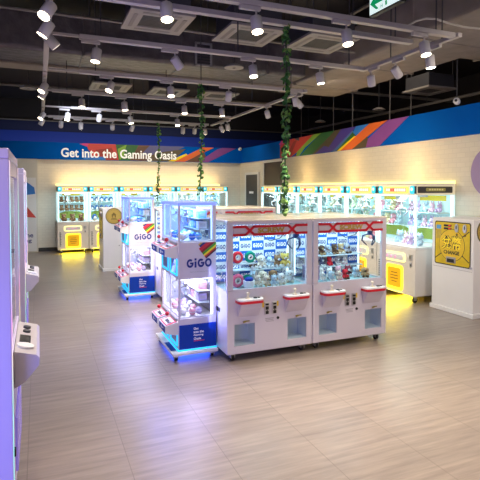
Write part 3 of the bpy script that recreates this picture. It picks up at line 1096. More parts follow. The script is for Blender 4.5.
grp = 'plush toys in the nearest right crane game'
MAR = (0.22, 0.05, 0.08)
for a_ in (
    ('dog', DBRN, TAN, 321.5, YS, 0.939, 0.118, 0.15, 'dark brown plush dog, first on the upper clear shelf, ' + L2),
    ('cat', GRYP, LBLUE, 328, YS, 0.939, 0.118, 0.1, 'grey plush cat with pale blue feet, second on the upper shelf, ' + L2),
    ('bear', DBRN, BRN, 334.5, YS, 0.939, 0.122, 0.1, 'very dark brown plush bear, third on the upper clear shelf, ' + L2),
    ('bear', TAN, CREAM, 341, YS, 0.939, 0.122, -0.1, 'tan plush bear, fourth on the upper clear shelf, ' + L2),
    ('cat', GRYP, DBRN, 347.5, YS, 0.939, 0.118, 0.15, 'grey plush cat with dark feet, last on the upper shelf, ' + L2),
    ('cat', (0.12, 0.14, 0.25), WHT, 322, YS, 0.813, 0.100, 0.2, 'navy plush cat, first on the lower clear shelf, ' + L2),
    ('bear', REDP, REDP, 329.5, YS, 0.813, 0.102, 0.2, 'bright red plush bear, second on the lower clear shelf, ' + L2),
    ('dog', GRYP, WHT, 337.5, YS, 0.813, 0.105, 0.25, 'grey plush dog with white muzzle, third on the lower shelf, ' + L2),
    ('rabbit', WHT, PNK, 345, YS, 0.813, 0.085, -0.2, 'white plush rabbit with pink feet on the lower shelf, ' + L2),
    ('dog', WHT, GRYP, 321, YF + 0.0, 0.69, 0.125, 0.3, 'white plush dog with grey feet at the far left front, ' + L2),
    ('cat', WHT, DBRN, 329.5, YF - 0.055, 0.69, 0.130, 0.1, 'white plush cat with dark feet on the play surface, ' + L2),
    ('bear', PNK, WHT, 338.5, YF - 0.0, 0.69, 0.132, 0.2, 'pale pink plush bear on the play surface, ' + L2),
    ('cat', MAR, WHT, 348, YF + 0.02, 0.69, 0.125, 0.0, 'maroon plush cat on the play surface, ' + L2),
    ('bear', REDP, DBRN, 345.5, YF - 0.14, 0.69, 0.118, 0.3, 'red plush bear with dark feet at the front, ' + L2),
    ('cat', LBLUE, GRYP, 356, YF - 0.06, 0.69, 0.120, -0.2, 'pale blue plush cat with grey feet at the front, ' + L2),
    ('dog', TAN, DBRN, 365.5, YF - 0.12, 0.69, 0.120, -0.4, 'tan plush dog alone at the right of the play surface, ' + L2),
):
    put(a_[0], a_[1], a_[2], MR, *a_[3:], grp)
for a_ in (
    ('rabbit', WHT, LBLUE, 322.5, 4.475, 0.69, 0.110, 0.3, 'white plush rabbit with pale blue feet, front left corner, ' + L2),
    ('dog', LBLUE, WHT, 331.5, 4.455, 0.69, 0.115, 0.2, 'pale blue plush dog with white feet in the front row, ' + L2),
    ('cat', CREAM, PNK, 339, 4.44, 0.69, 0.115, 0.3, 'cream plush cat with pink feet in the front row, ' + L2),
):
    put(a_[0], a_[1], a_[2], MR, *a_[3:], grp)


# ------------------------------------------------------------------ blue lit two-storey tower games
TW, TD, TH = 0.392, 0.70, 1.56


def tower():
    r = empty('tower_crane_game')
    x0, x1, y0, y1 = -TW / 2, TW / 2, -TD / 2, TD / 2
    # base plate with angled lit skirt and casters
    b = MB().box((x0 - 0.075, y0 - 0.05, 0.055), (x1 + 0.004, y1 + 0.01, 0.085), 0.006)
    b.build('base_plate', WHITE2, r)
    w = MB(); w.M = frame((x0 - 0.045, 0, 0.0855), (0, -1, 0), (1, 0, 0))
    w.prism([(0.02, -0.022), (0.30, -0.022), (0.30, 0.03), (0.02, 0.03)], 0, 0.002)
    w.build('blue_label', BLUE, r)
    st = MB().box((x0 - 0.008, y0 - 0.008, 0.086), (x1 + 0.004, y1, 0.094)).build('base_light', GLOW_C, r)
    for sx in (x0 - 0.03, x1 - 0.05):
        for sy in (y0 + 0.0, y1 - 0.05):
            caster(r, sx, sy, 0.026, 0.056)
    def tier(zb, zd, zg0, zg1, lower):
        """zb..zd lower panel, zg0..zg1 glass"""
        c = MB().box((x0, y0, zb), (x1, y1, zg0), 0.004)
        c.build('cabinet', WHITE, r)
        MB().box((x0 + 0.02, y0 + 0.02, zg0), (x1 - 0.02, y1 - 0.02, zg0 + 0.012)).build('play_surface', mat('white_play_surface', (0.80, 0.82, 0.88), 0.4, noise=0.05), r)
        f = MB()
        for sx, w_ in ((x0, 0.02), (x1 - 0.034, 0.034)):
            for sy in (y0, y1 - 0.02):
                f.box((sx, sy, zg0), (sx + w_, sy + 0.02, zg1), 0.003)
        f.box((x0, y1 - 0.02, zg0), (x1, y1, zg0 + 0.02))
        build_split(f, 'post', WHITE, r)
        MB().box((x0 + 0.02, y1 - 0.012, zg0 + 0.02), (x1 - 0.034, y1 - 0.006, zg1)).build('back_panel', mat('mirror_blue_panel', (0.62, 0.68, 0.85), 0.25, 0.3, noise=0.05), r)
        for q4 in (((x0 + 0.02, y0 + 0.008, zg0), (x1 - 0.034, y0 + 0.008, zg0), (x1 - 0.034, y0 + 0.008, zg1), (x0 + 0.02, y0 + 0.008, zg1)),
                   ((x0 + 0.008, y0 + 0.02, zg0), (x0 + 0.008, y1 - 0.02, zg0), (x0 + 0.008, y1 - 0.02, zg1), (x0 + 0.008, y0 + 0.02, zg1)),
                   ((x1 - 0.008, y0 + 0.02, zg0), (x1 - 0.008, y1 - 0.02, zg0), (x1 - 0.008, y1 - 0.02, zg1), (x1 - 0.008, y0 + 0.02, zg1))):
            MB().quad(*q4).build('glass_pane', GLASS, r)
        # middle divider seen through the side glass
        MB().box((x0 + 0.006, -0.008, zg0), (x0 + 0.016, 0.008, zg1)).build('divider', WHITE2, r)
        # led strips and shelves inside
        l = MB()
        l.box((x0 + 0.03, y0 + 0.03, zg1 - 0.012), (x1 - 0.04, y0 + 0.045, zg1 - 0.002)).box((x0 + 0.025, y0 + 0.04, zg1 - 0.012), (x0 + 0.04, y1 - 0.04, zg1 - 0.002))
        l.box((x1 - 0.050, y0 + 0.022, zg0 + 0.02), (x1 - 0.036, y0 + 0.03, zg1 - 0.01)).box((x0 + 0.022, y1 - 0.035, zg0 + 0.02), (x0 + 0.034, y1 - 0.024, zg1 - 0.01))
        l.build('lamp_strip', glow('icy_blue_led', (0.35, 0.62, 1.0), 3.6) if not lower else glow('violet_white_led', (0.78, 0.78, 1.0), 3.6), r)
        for k in range(2):
            sz = zg0 + (zg1 - zg0) * (0.30 + 0.30 * k)
            MB().box((x1 - 0.16, y0 + 0.10, sz), (x1 - 0.036, y1 - 0.05, sz + 0.008)).build('shelf', mat('clear_acrylic', (0.75, 0.86, 0.90)), r)
        for sy in (-TD / 4, TD / 4):
            claw(r, x0 + 0.13, sy, zg1 - 0.012, 0.13, None, 0.72)
        # two control positions on the left face
        zs = zg0 - 0.085
        for sy in (-TD / 4, TD / 4):
            a, bq = sy - 0.145, sy + 0.145
            s = MB(); s.M = Matrix(((1, 0, 0, 0), (0, 0, 1, 0), (0, 1, 0, 0), (0, 0, 0, 1)))
            s.prism([(x0, zs + 0.055), (x0 - 0.125, zs + 0.02), (x0 - 0.125, zs - 0.05), (x0 - 0.03, zs - 0.075), (x0, zs - 0.075)], a, bq)
            sh = s.build('control_shelf', WHITE2, r)
            t = MB(); t.M = frame((x0 - 0.125, 0, 0), (0, -1, 0), (0, 0, 1))
            t.prism([(-bq + 0.03, zs - 0.045), (-a - 0.03, zs - 0.045), (-a - 0.03, zs + 0.012), (-bq + 0.03, zs + 0.012)], 0, 0.003)
            tl = t.build('blue_label', BLUE, sh)
            t = MB(); t.M = frame((x0 - 0.128, 0, 0), (0, -1, 0), (0, 0, 1))
            t.prism(ngon(-sy - 0.03, zs - 0.016, 0.02, 12, 0.018), 0, 0.001); t.prism([(-sy + 0.01, zs - 0.02), (-sy + 0.06, zs - 0.02), (-sy + 0.06, zs - 0.01), (-sy + 0.01, zs - 0.01)], 0, 0.001)
            t.build('white_mark', WHITE2, tl)
            # decal on the sloping top: red border, white field, dark print
            sl = Vector((0.125, 0, 0.035)).normalized()
            def dec(y_0, y_1, u0, u1, n, m, nm):
                d = MB(); d.M = frame((x0 - 0.125, sy, zs + 0.02), (0, -1, 0), sl)
                d.prism([(y_0, u0), (y_1, u0), (y_1, u1), (y_0, u1)], 0, n)
                return d.build(nm, m, sh)
            dec(-0.135, 0.135, 0.006, 0.122, 0.0015, RED, 'red_decal')
            dec(-0.10, 0.10, 0.022, 0.105, 0.0025, WHITE2, 'white_decal')
            dec(-0.06, 0.09, 0.04, 0.075, 0.0035, DARK, 'dark_decal')
            j = MB().tube([(x0 - 0.06, sy + 0.06, zs + 0.036), (x0 - 0.06, sy + 0.06, zs + 0.085)], 0.006, 8).build('joystick', CHROME, sh)
            MB().ball((x0 - 0.06, sy + 0.06, zs + 0.095), 0.021).build('ball_top', RED, j)
            MB().tube([(x0 - 0.055, sy - 0.07, zs + 0.036), (x0 - 0.055, sy - 0.07, zs + 0.050)], 0.018, 12).build('button', WHITE2, sh)
            # grey speaker grille between shelf and glass
            MB().box((x0 - 0.012, a + 0.03, zs + 0.052), (x0, bq - 0.03, zg0 - 0.006), 0.002).build('speaker_grille', GREY, r)
            # prize flap with a glowing U shaped surround
            zf0, zf1 = zb + 0.03, zs - 0.08
            u = MB()
            tw = 0.016
            u.box((x0 - 0.010, a + 0.012, zf0), (x0 + 0.001, a + 0.012 + tw, zf1)).box((x0 - 0.010, bq - 0.012 - tw, zf0), (x0 + 0.001, bq - 0.012, zf1)).box((x0 - 0.010, a + 0.012, zf0), (x0 + 0.001, bq - 0.012, zf0 + tw))
            u.build('flap_light', GLOW_C, r)
            fp = MB().box((x0 - 0.006, a + 0.05, zf0 + 0.035), (x0 + 0.001, bq - 0.05, zf1 - 0.01), 0.002).build('prize_flap', mat('frosted_flap', (0.20, 0.26, 0.55), 0.3, noise=0.06), r)
            MB().tube([(x0 - 0.012, sy, zf0 + 0.10), (x0 - 0.004, sy, zf0 + 0.10)], 0.012, 10).build('lock', GREY, fp)
    tier(0.098, 0.31, 0.405, 0.80, True)
    tier(0.80, 1.165, 1.165, TH - 0.03, False)
    MB().box((x0 - 0.004, y0 - 0.004, TH - 0.03), (x1 + 0.004, y1 + 0.004, TH), 0.006).build('roof', mat('blue_tinted_roof', (0.30, 0.38, 0.85), 0.3, 0, (0.12, 0.20, 1.0), 1.0), r)
    # printed panels on the face towards the open floor
    fr = frame((0, y0, 0), (1, 0, 0), (0, 0, 1))
    p = MB(); p.M = fr
    p.prism([(x0 + 0.003, 0.800), (x1 - 0.003, 0.800), (x1 - 0.003, 1.160), (x0 + 0.003, 1.160)], 0, 0.003)
    pn = p.build('logo_panel', mat('pale_logo_panel', (0.62, 0.57, 0.68), 0.4, noise=0.02), r)
    g = MB(); g.M = fr
    gigo(g, 0.015, 0.955, 0.262, 0.088, 0.0045)
    g.build('lettering', NAVY, pn)
    g = MB(); g.M = fr
    put_text(g, 'Get into the Gaming Oasis', 0.02, 0.868, 0.20, 0.013, 0.0045, 0.005)
    g.build('small_lettering', GREY, pn)
    # bundle of slanted colour bars on the upper right corner
    cols = [('gold', (0.60, 0.42, 0.08)), ('navy', (0.01, 0.03, 0.20)), ('crimson', (0.55, 0.02, 0.05)), ('maroon', (0.25, 0.01, 0.02)), ('leaf', (0.06, 0.30, 0.03)), ('sun', (0.80, 0.62, 0.02)), ('tomato', (0.60, 0.05, 0.03)), ('plum', (0.07, 0.01, 0.04))]
    ex, et = x1 - 0.003, 1.158
    ws = [0.016, 0.022, 0.034, 0.022, 0.022, 0.018, 0.016, 0.016]
    off = 0.0
    for (nm, c_), w_ in zip(cols, ws):
        # bar running down-left at ~38 degrees; clipped to the panel corner
        d = Vector((-0.80, -0.60)); nrm = Vector((0.60, -0.80))
        base = Vector((ex - 0.165, et)) + nrm * off
        a0 = base; a1 = base + nrm * w_
        def to_edge(pn_):
            # walk up-right until the top or right panel edge
            t1 = (et - pn_.y) / 0.60; t2 = (ex - pn_.x) / 0.80
            return pn_ + Vector((0.80, 0.60)) * min(t1, t2)
        e0, e1 = to_edge(a0), to_edge(a1)
        ln = 0.03 if nm in ('gold', 'navy') else 0.05
        pts = [e0]
        if e0.y > et - 1e-4 and e1.x > ex - 1e-4:
            pts.append(Vector((ex, et)))
        pts += [e1, a1 + d * ln, a0 + d * ln]
        pts = [(min(ex, max(x0 + 0.01, p_.x)), min(et, p_.y)) for p_ in pts]
        m_ = MB(); m_.M = fr; m_.prism(pts, 0.003, 0.0045)
        m_.build('colour_bar', mat('bar_' + nm, c_, 0.45, noise=0.03), pn)
        off += w_
    p = MB(); p.M = fr
    p.prism([(x0 + 0.003, 0.104), (x1 - 0.003, 0.104), (x1 - 0.003, 0.345), (x0 + 0.003, 0.345)], 0, 0.004)
    bp_ = p.build('slogan_panel', BLUE, r)
    g = MB(); g.M = fr
    for i, (w_, t_) in enumerate(((0.05, 'Get'), (0.105, 'into the'), (0.10, 'Gaming'), (0.075, 'Oasis'))):
        put_text(g, t_, -0.045 + w_ / 2, 0.300 - i * 0.034, w_, 0.024, 0.0055, 0.01)
    g.build('lettering', mat('white_lettering', (0.9, 0.9, 0.88)), bp_)
    g = MB(); g.M = fr; g.prism([(-0.045, 0.172), (0.065, 0.172), (0.065, 0.179), (-0.045, 0.179)], 0.004, 0.0055)
    g.build('red_line', mat('red_underline', (0.7, 0.05, 0.12)), bp_)
    return r


tw = tower()
TX = G1X - 0.014 - TW / 2
tower_places = []
for i, (ty, lab) in enumerate(((4.60, 'white and blue two-storey crane game tower standing beside the nearest white crane games'), (7.42, 'white and blue two-storey crane game tower standing behind the nearer tower'))):
    o = tw if i == 0 else copy_tree(tw)
    o.location = (TX, ty + TD / 2, 0)
    tag(o, lab, 'crane game', 'blue lit crane game towers')
    tower_places.append(Matrix.Translation((TX, ty + TD / 2, 0)))
    light('AREA', (TX, ty + TD / 2, 1.505), 10, (0.28, 0.52, 1.0), 0.25, 0.5, (0, 0, -1))
    light('AREA', (TX, ty + TD / 2, 0.775), 8.0, (0.76, 0.76, 1.0), 0.25, 0.5, (0, 0, -1))
    light('AREA', (TX - 0.02, ty + TD / 2, 0.05), 5.5, (0.03, 0.10, 1.0), 0.4, 0.6, (0, 0, -1))
    light('AREA', (TX - TW / 2 - 0.07, ty + TD / 2, 0.90), 7.0, (0.12, 0.20, 1.0), 0.5, 0.2, (-1, -0.5, -0.5))
    light('AREA', (TX - 0.05, ty - 0.04, 0.62), 2.0, (0.20, 0.16, 1.0), 0.3, 0.3, (-0.3, -1, -0.15))
    light('AREA', (TX + 0.10, ty - 0.03, 0.60), 1.6, (0.30, 0.36, 1.0), 0.1, 0.6, (0.9, -0.5, 0))

# capsules and boxes inside the towers
CAPM = {}
capcol = {'blue': (0.05, 0.20, 0.75), 'white': (0.82, 0.82, 0.85), 'sky blue': (0.25, 0.55, 0.85), 'pink': (0.75, 0.35, 0.45), 'lilac': (0.50, 0.42, 0.75)}
for ti, (M, tn) in enumerate(zip(tower_places, ('nearer tower', 'farther tower'))):
    for lv, (zf, names) in enumerate(((0.417, ('white', 'lilac', 'pink')), (1.177, ('blue', 'white', 'sky blue')))):
        ln = ('lower window', 'upper window')[lv]
        # rows of little cartons on the shelves
        zg0, zg1 = ((0.405, 0.80), (1.165, TH - 0.03))[lv]
        for k in range(2):
            sz = zg0 + (zg1 - zg0) * (0.30 + 0.30 * k) + 0.0085
            for n in range(5):
                cn = names[(n + k) % 3]
                key = ('box', cn)
                if key in CAPM:
                    o = CAPM[key].copy(); COL.objects.link(o)
                else:
                    mb = MB().box((-0.045, -0.042, 0), (0.045, 0.042, 0.075), 0.004)
                    mb.m = 1
                    mb.box((-0.0465, -0.030, 0.02), (-0.044, 0.030, 0.055)).box((-0.03, -0.0435, 0.02), (0.03, -0.041, 0.055))
                    o = CAPM[key] = mb.build('prize_carton', [mat('carton_' + cn.replace(' ', '_'), capcol[cn], 0.45, noise=0.08), mat('carton_print_' + cn.replace(' ', '_'), tuple(min(1, c * 0.4 + 0.3) for c in capcol[cn]), 0.5, noise=0.1)])
                seat(o, M, TW / 2 - 0.092, TD / 2 - 0.11 - n * 0.098, sz, 1.0)
                tag(o, '%s carton, %s from back on %s shelf, %s of the %s' % (cn, ORD[n], ('lower', 'upper')[k], ln, tn), 'prize box', 'cartons in the ' + tn)
        # capsules in two loose rows over the play surface
        for n in range(12):
            col_, row_ = n % 3, n // 3
            cn = names[(n * 2 + lv + row_) % 3]
            key = ('cap', cn)
            if key in CAPM:
                o = CAPM[key].copy(); COL.objects.link(o)
            else:
                mb = MB().ball((0, 0, 0.036), 0.036, 14, 10)
                mb.m = 1; mb.tube([(0, 0, 0.033), (0, 0, 0.039)], 0.0375, 14)
                o = CAPM[key] = mb.build('prize_capsule', [mat('capsule_' + cn.replace(' ', '_'), capcol[cn], 0.25, noise=0.03), WHITE2])
            seat(o, M, -TW / 2 + 0.075 + col_ * 0.078 + 0.01 * math.sin(n), -TD / 2 + 0.09 + row_ * 0.155 + 0.015 * math.cos(3 * n), zf + 0.0005, 1.0)
            tag(o, '%s capsule, %s row from front, %s from left, %s of %s' % (cn, ORD[row_], ORD[col_], ln, tn), 'prize capsule', 'capsules in the ' + tn)


# ------------------------------------------------------------------ yellow lit single crane games
YH = 1.77


def yellow_machine(W, D=0.76):
    W = W - 0.006
    r = empty('yellow_crane_game')
    x0, x1, y0, y1 = -W / 2, W / 2, -D / 2, D / 2
    zg, zt = 0.83, 1.60
    MB().box((x0 + 0.004, y0, 0.105), (x1 - 0.004, y1, zg - 0.03), 0.01).build('cabinet', WARM, r)
    MB().box((x0 + 0.004, y0 + 0.004, zg - 0.03), (x1 - 0.004, y1, zg), 0.004).build('deck', WHITE2, r)
    f = MB()
    for sx in (x0 + 0.004, x1 - 0.036):
        for sy in (y0 + 0.003, y1 - 0.03):
            f.box((sx, sy, zg), (sx + 0.032, sy + 0.027, zt), 0.003)
    build_split(f, 'post', mat('lit_acrylic_post', (0.75, 0.88, 0.92), 0.3, 0, (0.6, 0.97, 1.0), 0.6), r)
    # back graphics: cyan top fading into a yellow green hill
    MB().box((x0 + 0.02, y1 - 0.02, zg), (x1 - 0.02, y1 - 0.008, zt)).build('back_panel', mat('pale_cyan_panel', (0.62, 0.88, 0.94), 0.5, 0, (0.6, 0.95, 1.0), 0.22, noise=0.04), r)  # faint cyan emission added to the panel to brighten the interior
    h = MB(); h.M = frame((0, y1 - 0.02, 0), (1, 0, 0), (0, 0, 1))
    hill = [(x0 + 0.03, zg + 0.05)] + [(x0 + 0.03 + (W - 0.06) * i / 12, zg + 0.17 + 0.09 * math.sin(PI * i / 12)) for i in range(13)] + [(x1 - 0.03, zg + 0.05)]
    h.prism(hill, 0, 0.002)
    h.build('hill_graphic', mat('lime_graphic', (0.48, 0.64, 0.10), 0.5, noise=0.08, nscale=6), r)
    h = MB(); h.M = frame((0, y1 - 0.02, 0), (1, 0, 0), (0, 0, 1))
    h.prism([(x0 + 0.16, 1.50), (x1 - 0.16, 1.50), (x1 - 0.16, 1.585), (x0 + 0.16, 1.585)], 0, 0.002)
    h.build('yellow_graphic', mat('yellow_graphic', (0.80, 0.62, 0.02), 0.5, noise=0.05), r)
    for z in (1.085, 1.315):
        sh = MB().box((x0 + 0.05, y1 - 0.30, z), (x1 - 0.05, y1 - 0.025, z + 0.012)).build('shelf', mat('frosted_shelf', (0.66, 0.84, 0.80), 0.3, noise=0.05), r)
    # glass
    MB().quad((x0 + 0.036, y0 + 0.012, zg), (x1 - 0.036, y0 + 0.012, zg), (x1 - 0.036, y0 + 0.012, zt), (x0 + 0.036, y0 + 0.012, zt)).build('glass_pane', GLASS, r)
    for sx in (x0 + 0.012, x1 - 0.012):
        MB().quad((sx, y0 + 0.03, zg), (sx, y1 - 0.03, zg), (sx, y1 - 0.03, zt), (sx, y0 + 0.03, zt)).build('glass_pane', GLASS, r)
    # header with sign and cyan lamps, roof, yellow top strip
    MB().box((x0 + 0.004, y0 + 0.01, zt), (x1 - 0.004, y1, YH - 0.012), 0.004).build('header', mat('warm_header', (0.80, 0.74, 0.58), 0.4, 0, (1.0, 0.85, 0.5), 0.22), r)
    s = MB(); s.M = frame((0, y0 + 0.01, 0), (1, 0, 0), (0, 0, 1))
    sw = W * 0.31
    zs = zt + 0.075
    s.prism(rrect(-sw, zs - 0.050, sw, zs + 0.050, 0.03), 0, 0.012)
    sg = s.build('sign', glow('amber_sign', (1.0, 0.80, 0.16), 1.0), r)
    s2 = MB(); s2.M = s.M; s2.prism(rrect(-sw * 0.88, zs - 0.033, sw * 0.88, zs + 0.033, 0.02), 0.012, 0.014)
    s2.build('sign_field', mat('dark_gold_field', (0.50, 0.36, 0.12), 0.4, 0, (1, .85, .5), 0.3), sg)
    s3 = MB(); s3.M = s.M
    for i in range(9):
        xx = -sw * 0.72 + i * sw * 0.18
        s3.m = 0 if i not in (2, 3) else 1
        s3.prism([(xx - sw * .07, zs - 0.020), (xx + sw * .07, zs - 0.020), (xx + sw * .07, zs + 0.020), (xx - sw * .07, zs + 0.020)], 0.014, 0.015)
    s3.build('sign_print', [glow('white_sign_print', (1, 0.95, 0.85), 0.9), glow('red_sign_print', (1, 0.1, 0.08), 0.8)], sg)
    for sx in (-1, 1):
        xx = sx * W * 0.405
        l = MB(); l.M = s.M
        l.prism(rrect(xx - 0.048, zs - 0.060, xx + 0.048, zs + 0.060, 0.03), 0, 0.010)
        lp = l.build('corner_lamp', glow('aqua_lamp', (0.03, 0.62, 0.78), 0.9), r)
        l = MB(); l.M = s.M
        l.prism(ngon(xx - 0.008, zs + 0.01, 0.026, 16), 0.010, 0.014)
        l.build('lens', glow('pale_aqua_lens', (0.5, 1.0, 1.0), 1.6), lp)
        l = MB(); l.M = s.M
        xx = sx * W * 0.475
        l.prism([(xx - 0.018, zs - 0.055), (xx + 0.018, zs - 0.055), (xx + 0.018, zs + 0.055), (xx - 0.018, zs + 0.055)], 0, 0.009)
        l.build('corner_block', mat('dark_teal_block', (0.005, 0.05, 0.08), 0.4, noise=0.1), r)
    # small sign on the outer end faces
    for sx in (-1, 1):
        l = MB(); l.M = frame((sx * (W / 2 - 0.004), 0, 0), (0, sx, 0), (0, 0, 1))
        l.prism(rrect(-D * 0.46, zt + 0.03, D * 0.42, zt + 0.125, 0.012), 0, 0.003)
        e_ = l.build('end_sign', mat('black_end_sign', (0.05, 0.05, 0.045), 0.4, noise=0.08), r)
        k_ = MB(); k_.M = l.M
        k_.prism(rrect(-D * 0.26, zt + 0.055, D * 0.24, zt + 0.105, 0.02), 0.003, 0.005)
        k_.build('end_sign_field', mat('olive_sign_field', (0.22, 0.20, 0.06), 0.4, 0, (1, .8, .2), 0.12), e_)
        k_ = MB(); k_.M = l.M
        for i in range(6):
            k_.prism([(-0.14 + i * 0.048, zt + 0.068), (-0.105 + i * 0.048, zt + 0.068), (-0.105 + i * 0.048, zt + 0.092), (-0.14 + i * 0.048, zt + 0.092)], 0.005, 0.006)
        k_.build('sign_print', mat('pale_yellow_print', (0.8, 0.75, 0.35)), e_)
    MB().box((x0, y0 + 0.0, YH - 0.012), (x1, y1, YH), 0.003).build('roof', WARM, r)
    MB().box((x0, y1 - 0.06, YH), (x1, y1, YH + 0.045), 0.004).build('top_light', GLOW_YW, r)
    # fascia: glowing slot with buttons, glowing prize door, print
    s = MB(); s.M = frame((0, y0, 0), (1, 0, 0), (0, 0, 1))
    a, b = -W * 0.29, W * 0.27
    s.prism(rrect(a, 0.585, b, 0.725, 0.045), 0, 0.012)
    sl = s.build('button_bar', GLOW_YW, r)
    s = MB(); s.M = frame((0, y0, 0), (1, 0, 0), (0, 0, 1))
    s.prism(rrect(a + 0.03, 0.612, b - 0.03, 0.698, 0.03), 0.012, 0.03)
    s.build('button_tray', WHITE2, sl)
    q = MB()
    for k in range(3):
        q.tube([(a + 0.12 + k * 0.09, y0 - 0.03, 0.655), (a + 0.12 + k * 0.09, y0 - 0.042, 0.655)], 0.018, 12)
    build_split(q, 'button', glow('pink_button', (1.0, 0.5, 0.75), 0.6), sl)
    s = MB(); s.M = frame((0, y0, 0), (1, 0, 0), (0, 0, 1))
    c = -0.0
    s.prism(rrect(c - 0.19, 0.145, c + 0.19, 0.53, 0.05), 0, 0.010)
    dl = s.build('prize_door', GLOW_Y, r)
    s = MB(); s.M = frame((0, y0, 0), (1, 0, 0), (0, 0, 1))
    s.prism(rrect(c - 0.145, 0.19, c + 0.145, 0.485, 0.03), 0.010, 0.014)
    s.build('door_flap', mat('amber_flap', (0.80, 0.45, 0.01), 0.35, 0, (1.0, 0.5, 0.0), 0.35), dl)
    s = MB(); s.M = frame((0, y0, 0), (1, 0, 0), (0, 0, 1))
    for i in range(4):
        w_ = (0.07, 0.085, 0.085, 0.06)[i]
        s.prism([(c - w_, 0.40 - i * 0.045), (c + w_, 0.40 - i * 0.045), (c + w_, 0.415 - i * 0.045), (c - w_, 0.415 - i * 0.045)], 0.014, 0.015)
    s.build('door_print', mat('brown_door_print', (0.45, 0.22, 0.01), 0.5), dl)
    s = MB(); s.M = frame((0, y0, 0), (1, 0, 0), (0, 0, 1))
    for i in range(11):
        s.prism([(x0 + 0.055, 0.20 + i * 0.034), (x0 + 0.085 + 0.01 * (i % 2), 0.20 + i * 0.034), (x0 + 0.085 + 0.01 * (i % 2), 0.222 + i * 0.034), (x0 + 0.055, 0.222 + i * 0.034)], 0, 0.002)
    s.build('vertical_print', mat('grey_print', (0.16, 0.16, 0.17), 0.5), r)
    q = MB().box((x1 - 0.13, y0 - 0.008, 0.63), (x1 - 0.06, y0 + 0.001, 0.72), 0.004).box((x1 - 0.115, y0 - 0.008, 0.54), (x1 - 0.07, y0 + 0.001, 0.60), 0.004)
    cm = q.build('coin_plate', SILVER, r)
    MB().box((x1 - 0.105, y0 - 0.012, 0.66), (x1 - 0.098, y0 - 0.006, 0.70)).box((x1 - 0.10, y0 - 0.012, 0.555), (x1 - 0.085, y0 - 0.006, 0.58)).build('coin_slot', BLACK, cm)
    # gantry with claw, inner lamps, under glow
    MB().box((x0 + 0.03, y0 + 0.22, zt - 0.03), (x1 - 0.03, y0 + 0.25, zt - 0.005)).build('gantry_rail', SILVER, r)
    claw(r, x0 + W * 0.34, y0 + 0.235, zt - 0.03, 0.26, GREY, 1.1)
    l = MB()
    for sx in (x0 + 0.038, x1 - 0.050):
        l.box((sx, y0 + 0.022, zg + 0.01), (sx + 0.012, y0 + 0.034, zt - 0.01)).box((sx, y1 - 0.045, zg + 0.01), (sx + 0.012, y1 - 0.032, zt - 0.01))
    l.box((x0 + 0.05, y0 + 0.022, zt - 0.016), (x1 - 0.05, y0 + 0.042, zt - 0.004))
    l.build('lamp_strip', GLOW_W, r)
    MB().box((x0 + 0.06, y0 + 0.05, 0.093), (x1 - 0.06, y0 + 0.07, 0.104)).build('under_light', GLOW_Y, r)
    for sx in (x0 + 0.09, x1 - 0.09):
        for sy in (y0 + 0.07, y1 - 0.07):
            caster(r, sx, sy, 0.042, 0.105)
    return r


BW, RW, YD = 0.785, 0.885, 0.76
ym_b = yellow_machine(BW)
ym_r = yellow_machine(RW)
PLACES_B, PLACES_R = [], []
bx0 = 0.43
by = WY - 0.03 - YD / 2
for i in range(6):
    o = ym_b if i == 0 else copy_tree(ym_b)
    o.location = (bx0 + BW / 2 + i * BW, by, 0)
    tag(o, 'yellow lit crane game against the back wall, %s from the left' % ORD[i], 'crane game', 'yellow lit crane games along the back wall')
    PLACES_B.append(Matrix.Translation(o.location))
    light('AREA', (o.location.x, by - 0.22, 1.56), 9.5, (0.66, 0.94, 1.0), 0.6, 0.2, (0, 0.25, -1))
    light('AREA', (o.location.x, by - YD / 2 + 0.1, 0.09), 9.0, (1.0, 0.78, 0.02), 0.6, 0.3, (0, -0.4, -1))
rx = WX - 0.03 - YD / 2
ry0 = 5.50
for i in range(6):
    o = ym_r if i == 0 else copy_tree(ym_r)
    o.location = (rx, ry0 + RW / 2 + i * RW, 0)
    o.rotation_euler = (0, 0, -PI / 2)
    tag(o, 'yellow lit crane game along the right wall, %s from the coin changer' % ORD[i], 'crane game', 'yellow lit crane games along the right wall')
    PLACES_R.append(Matrix.Translation(o.location) @ Matrix.Rotation(-PI / 2, 4, 'Z'))
    light('AREA', (rx - 0.22, o.location.y, 1.56), 13.0, (0.66, 0.94, 1.0), 0.2, 0.6, (0.25, 0, -1))
    light('AREA', (rx - YD / 2 + 0.1, o.location.y, 0.09), 10.0, (1.0, 0.78, 0.02), 0.3, 0.6, (-0.4, 0, -1))

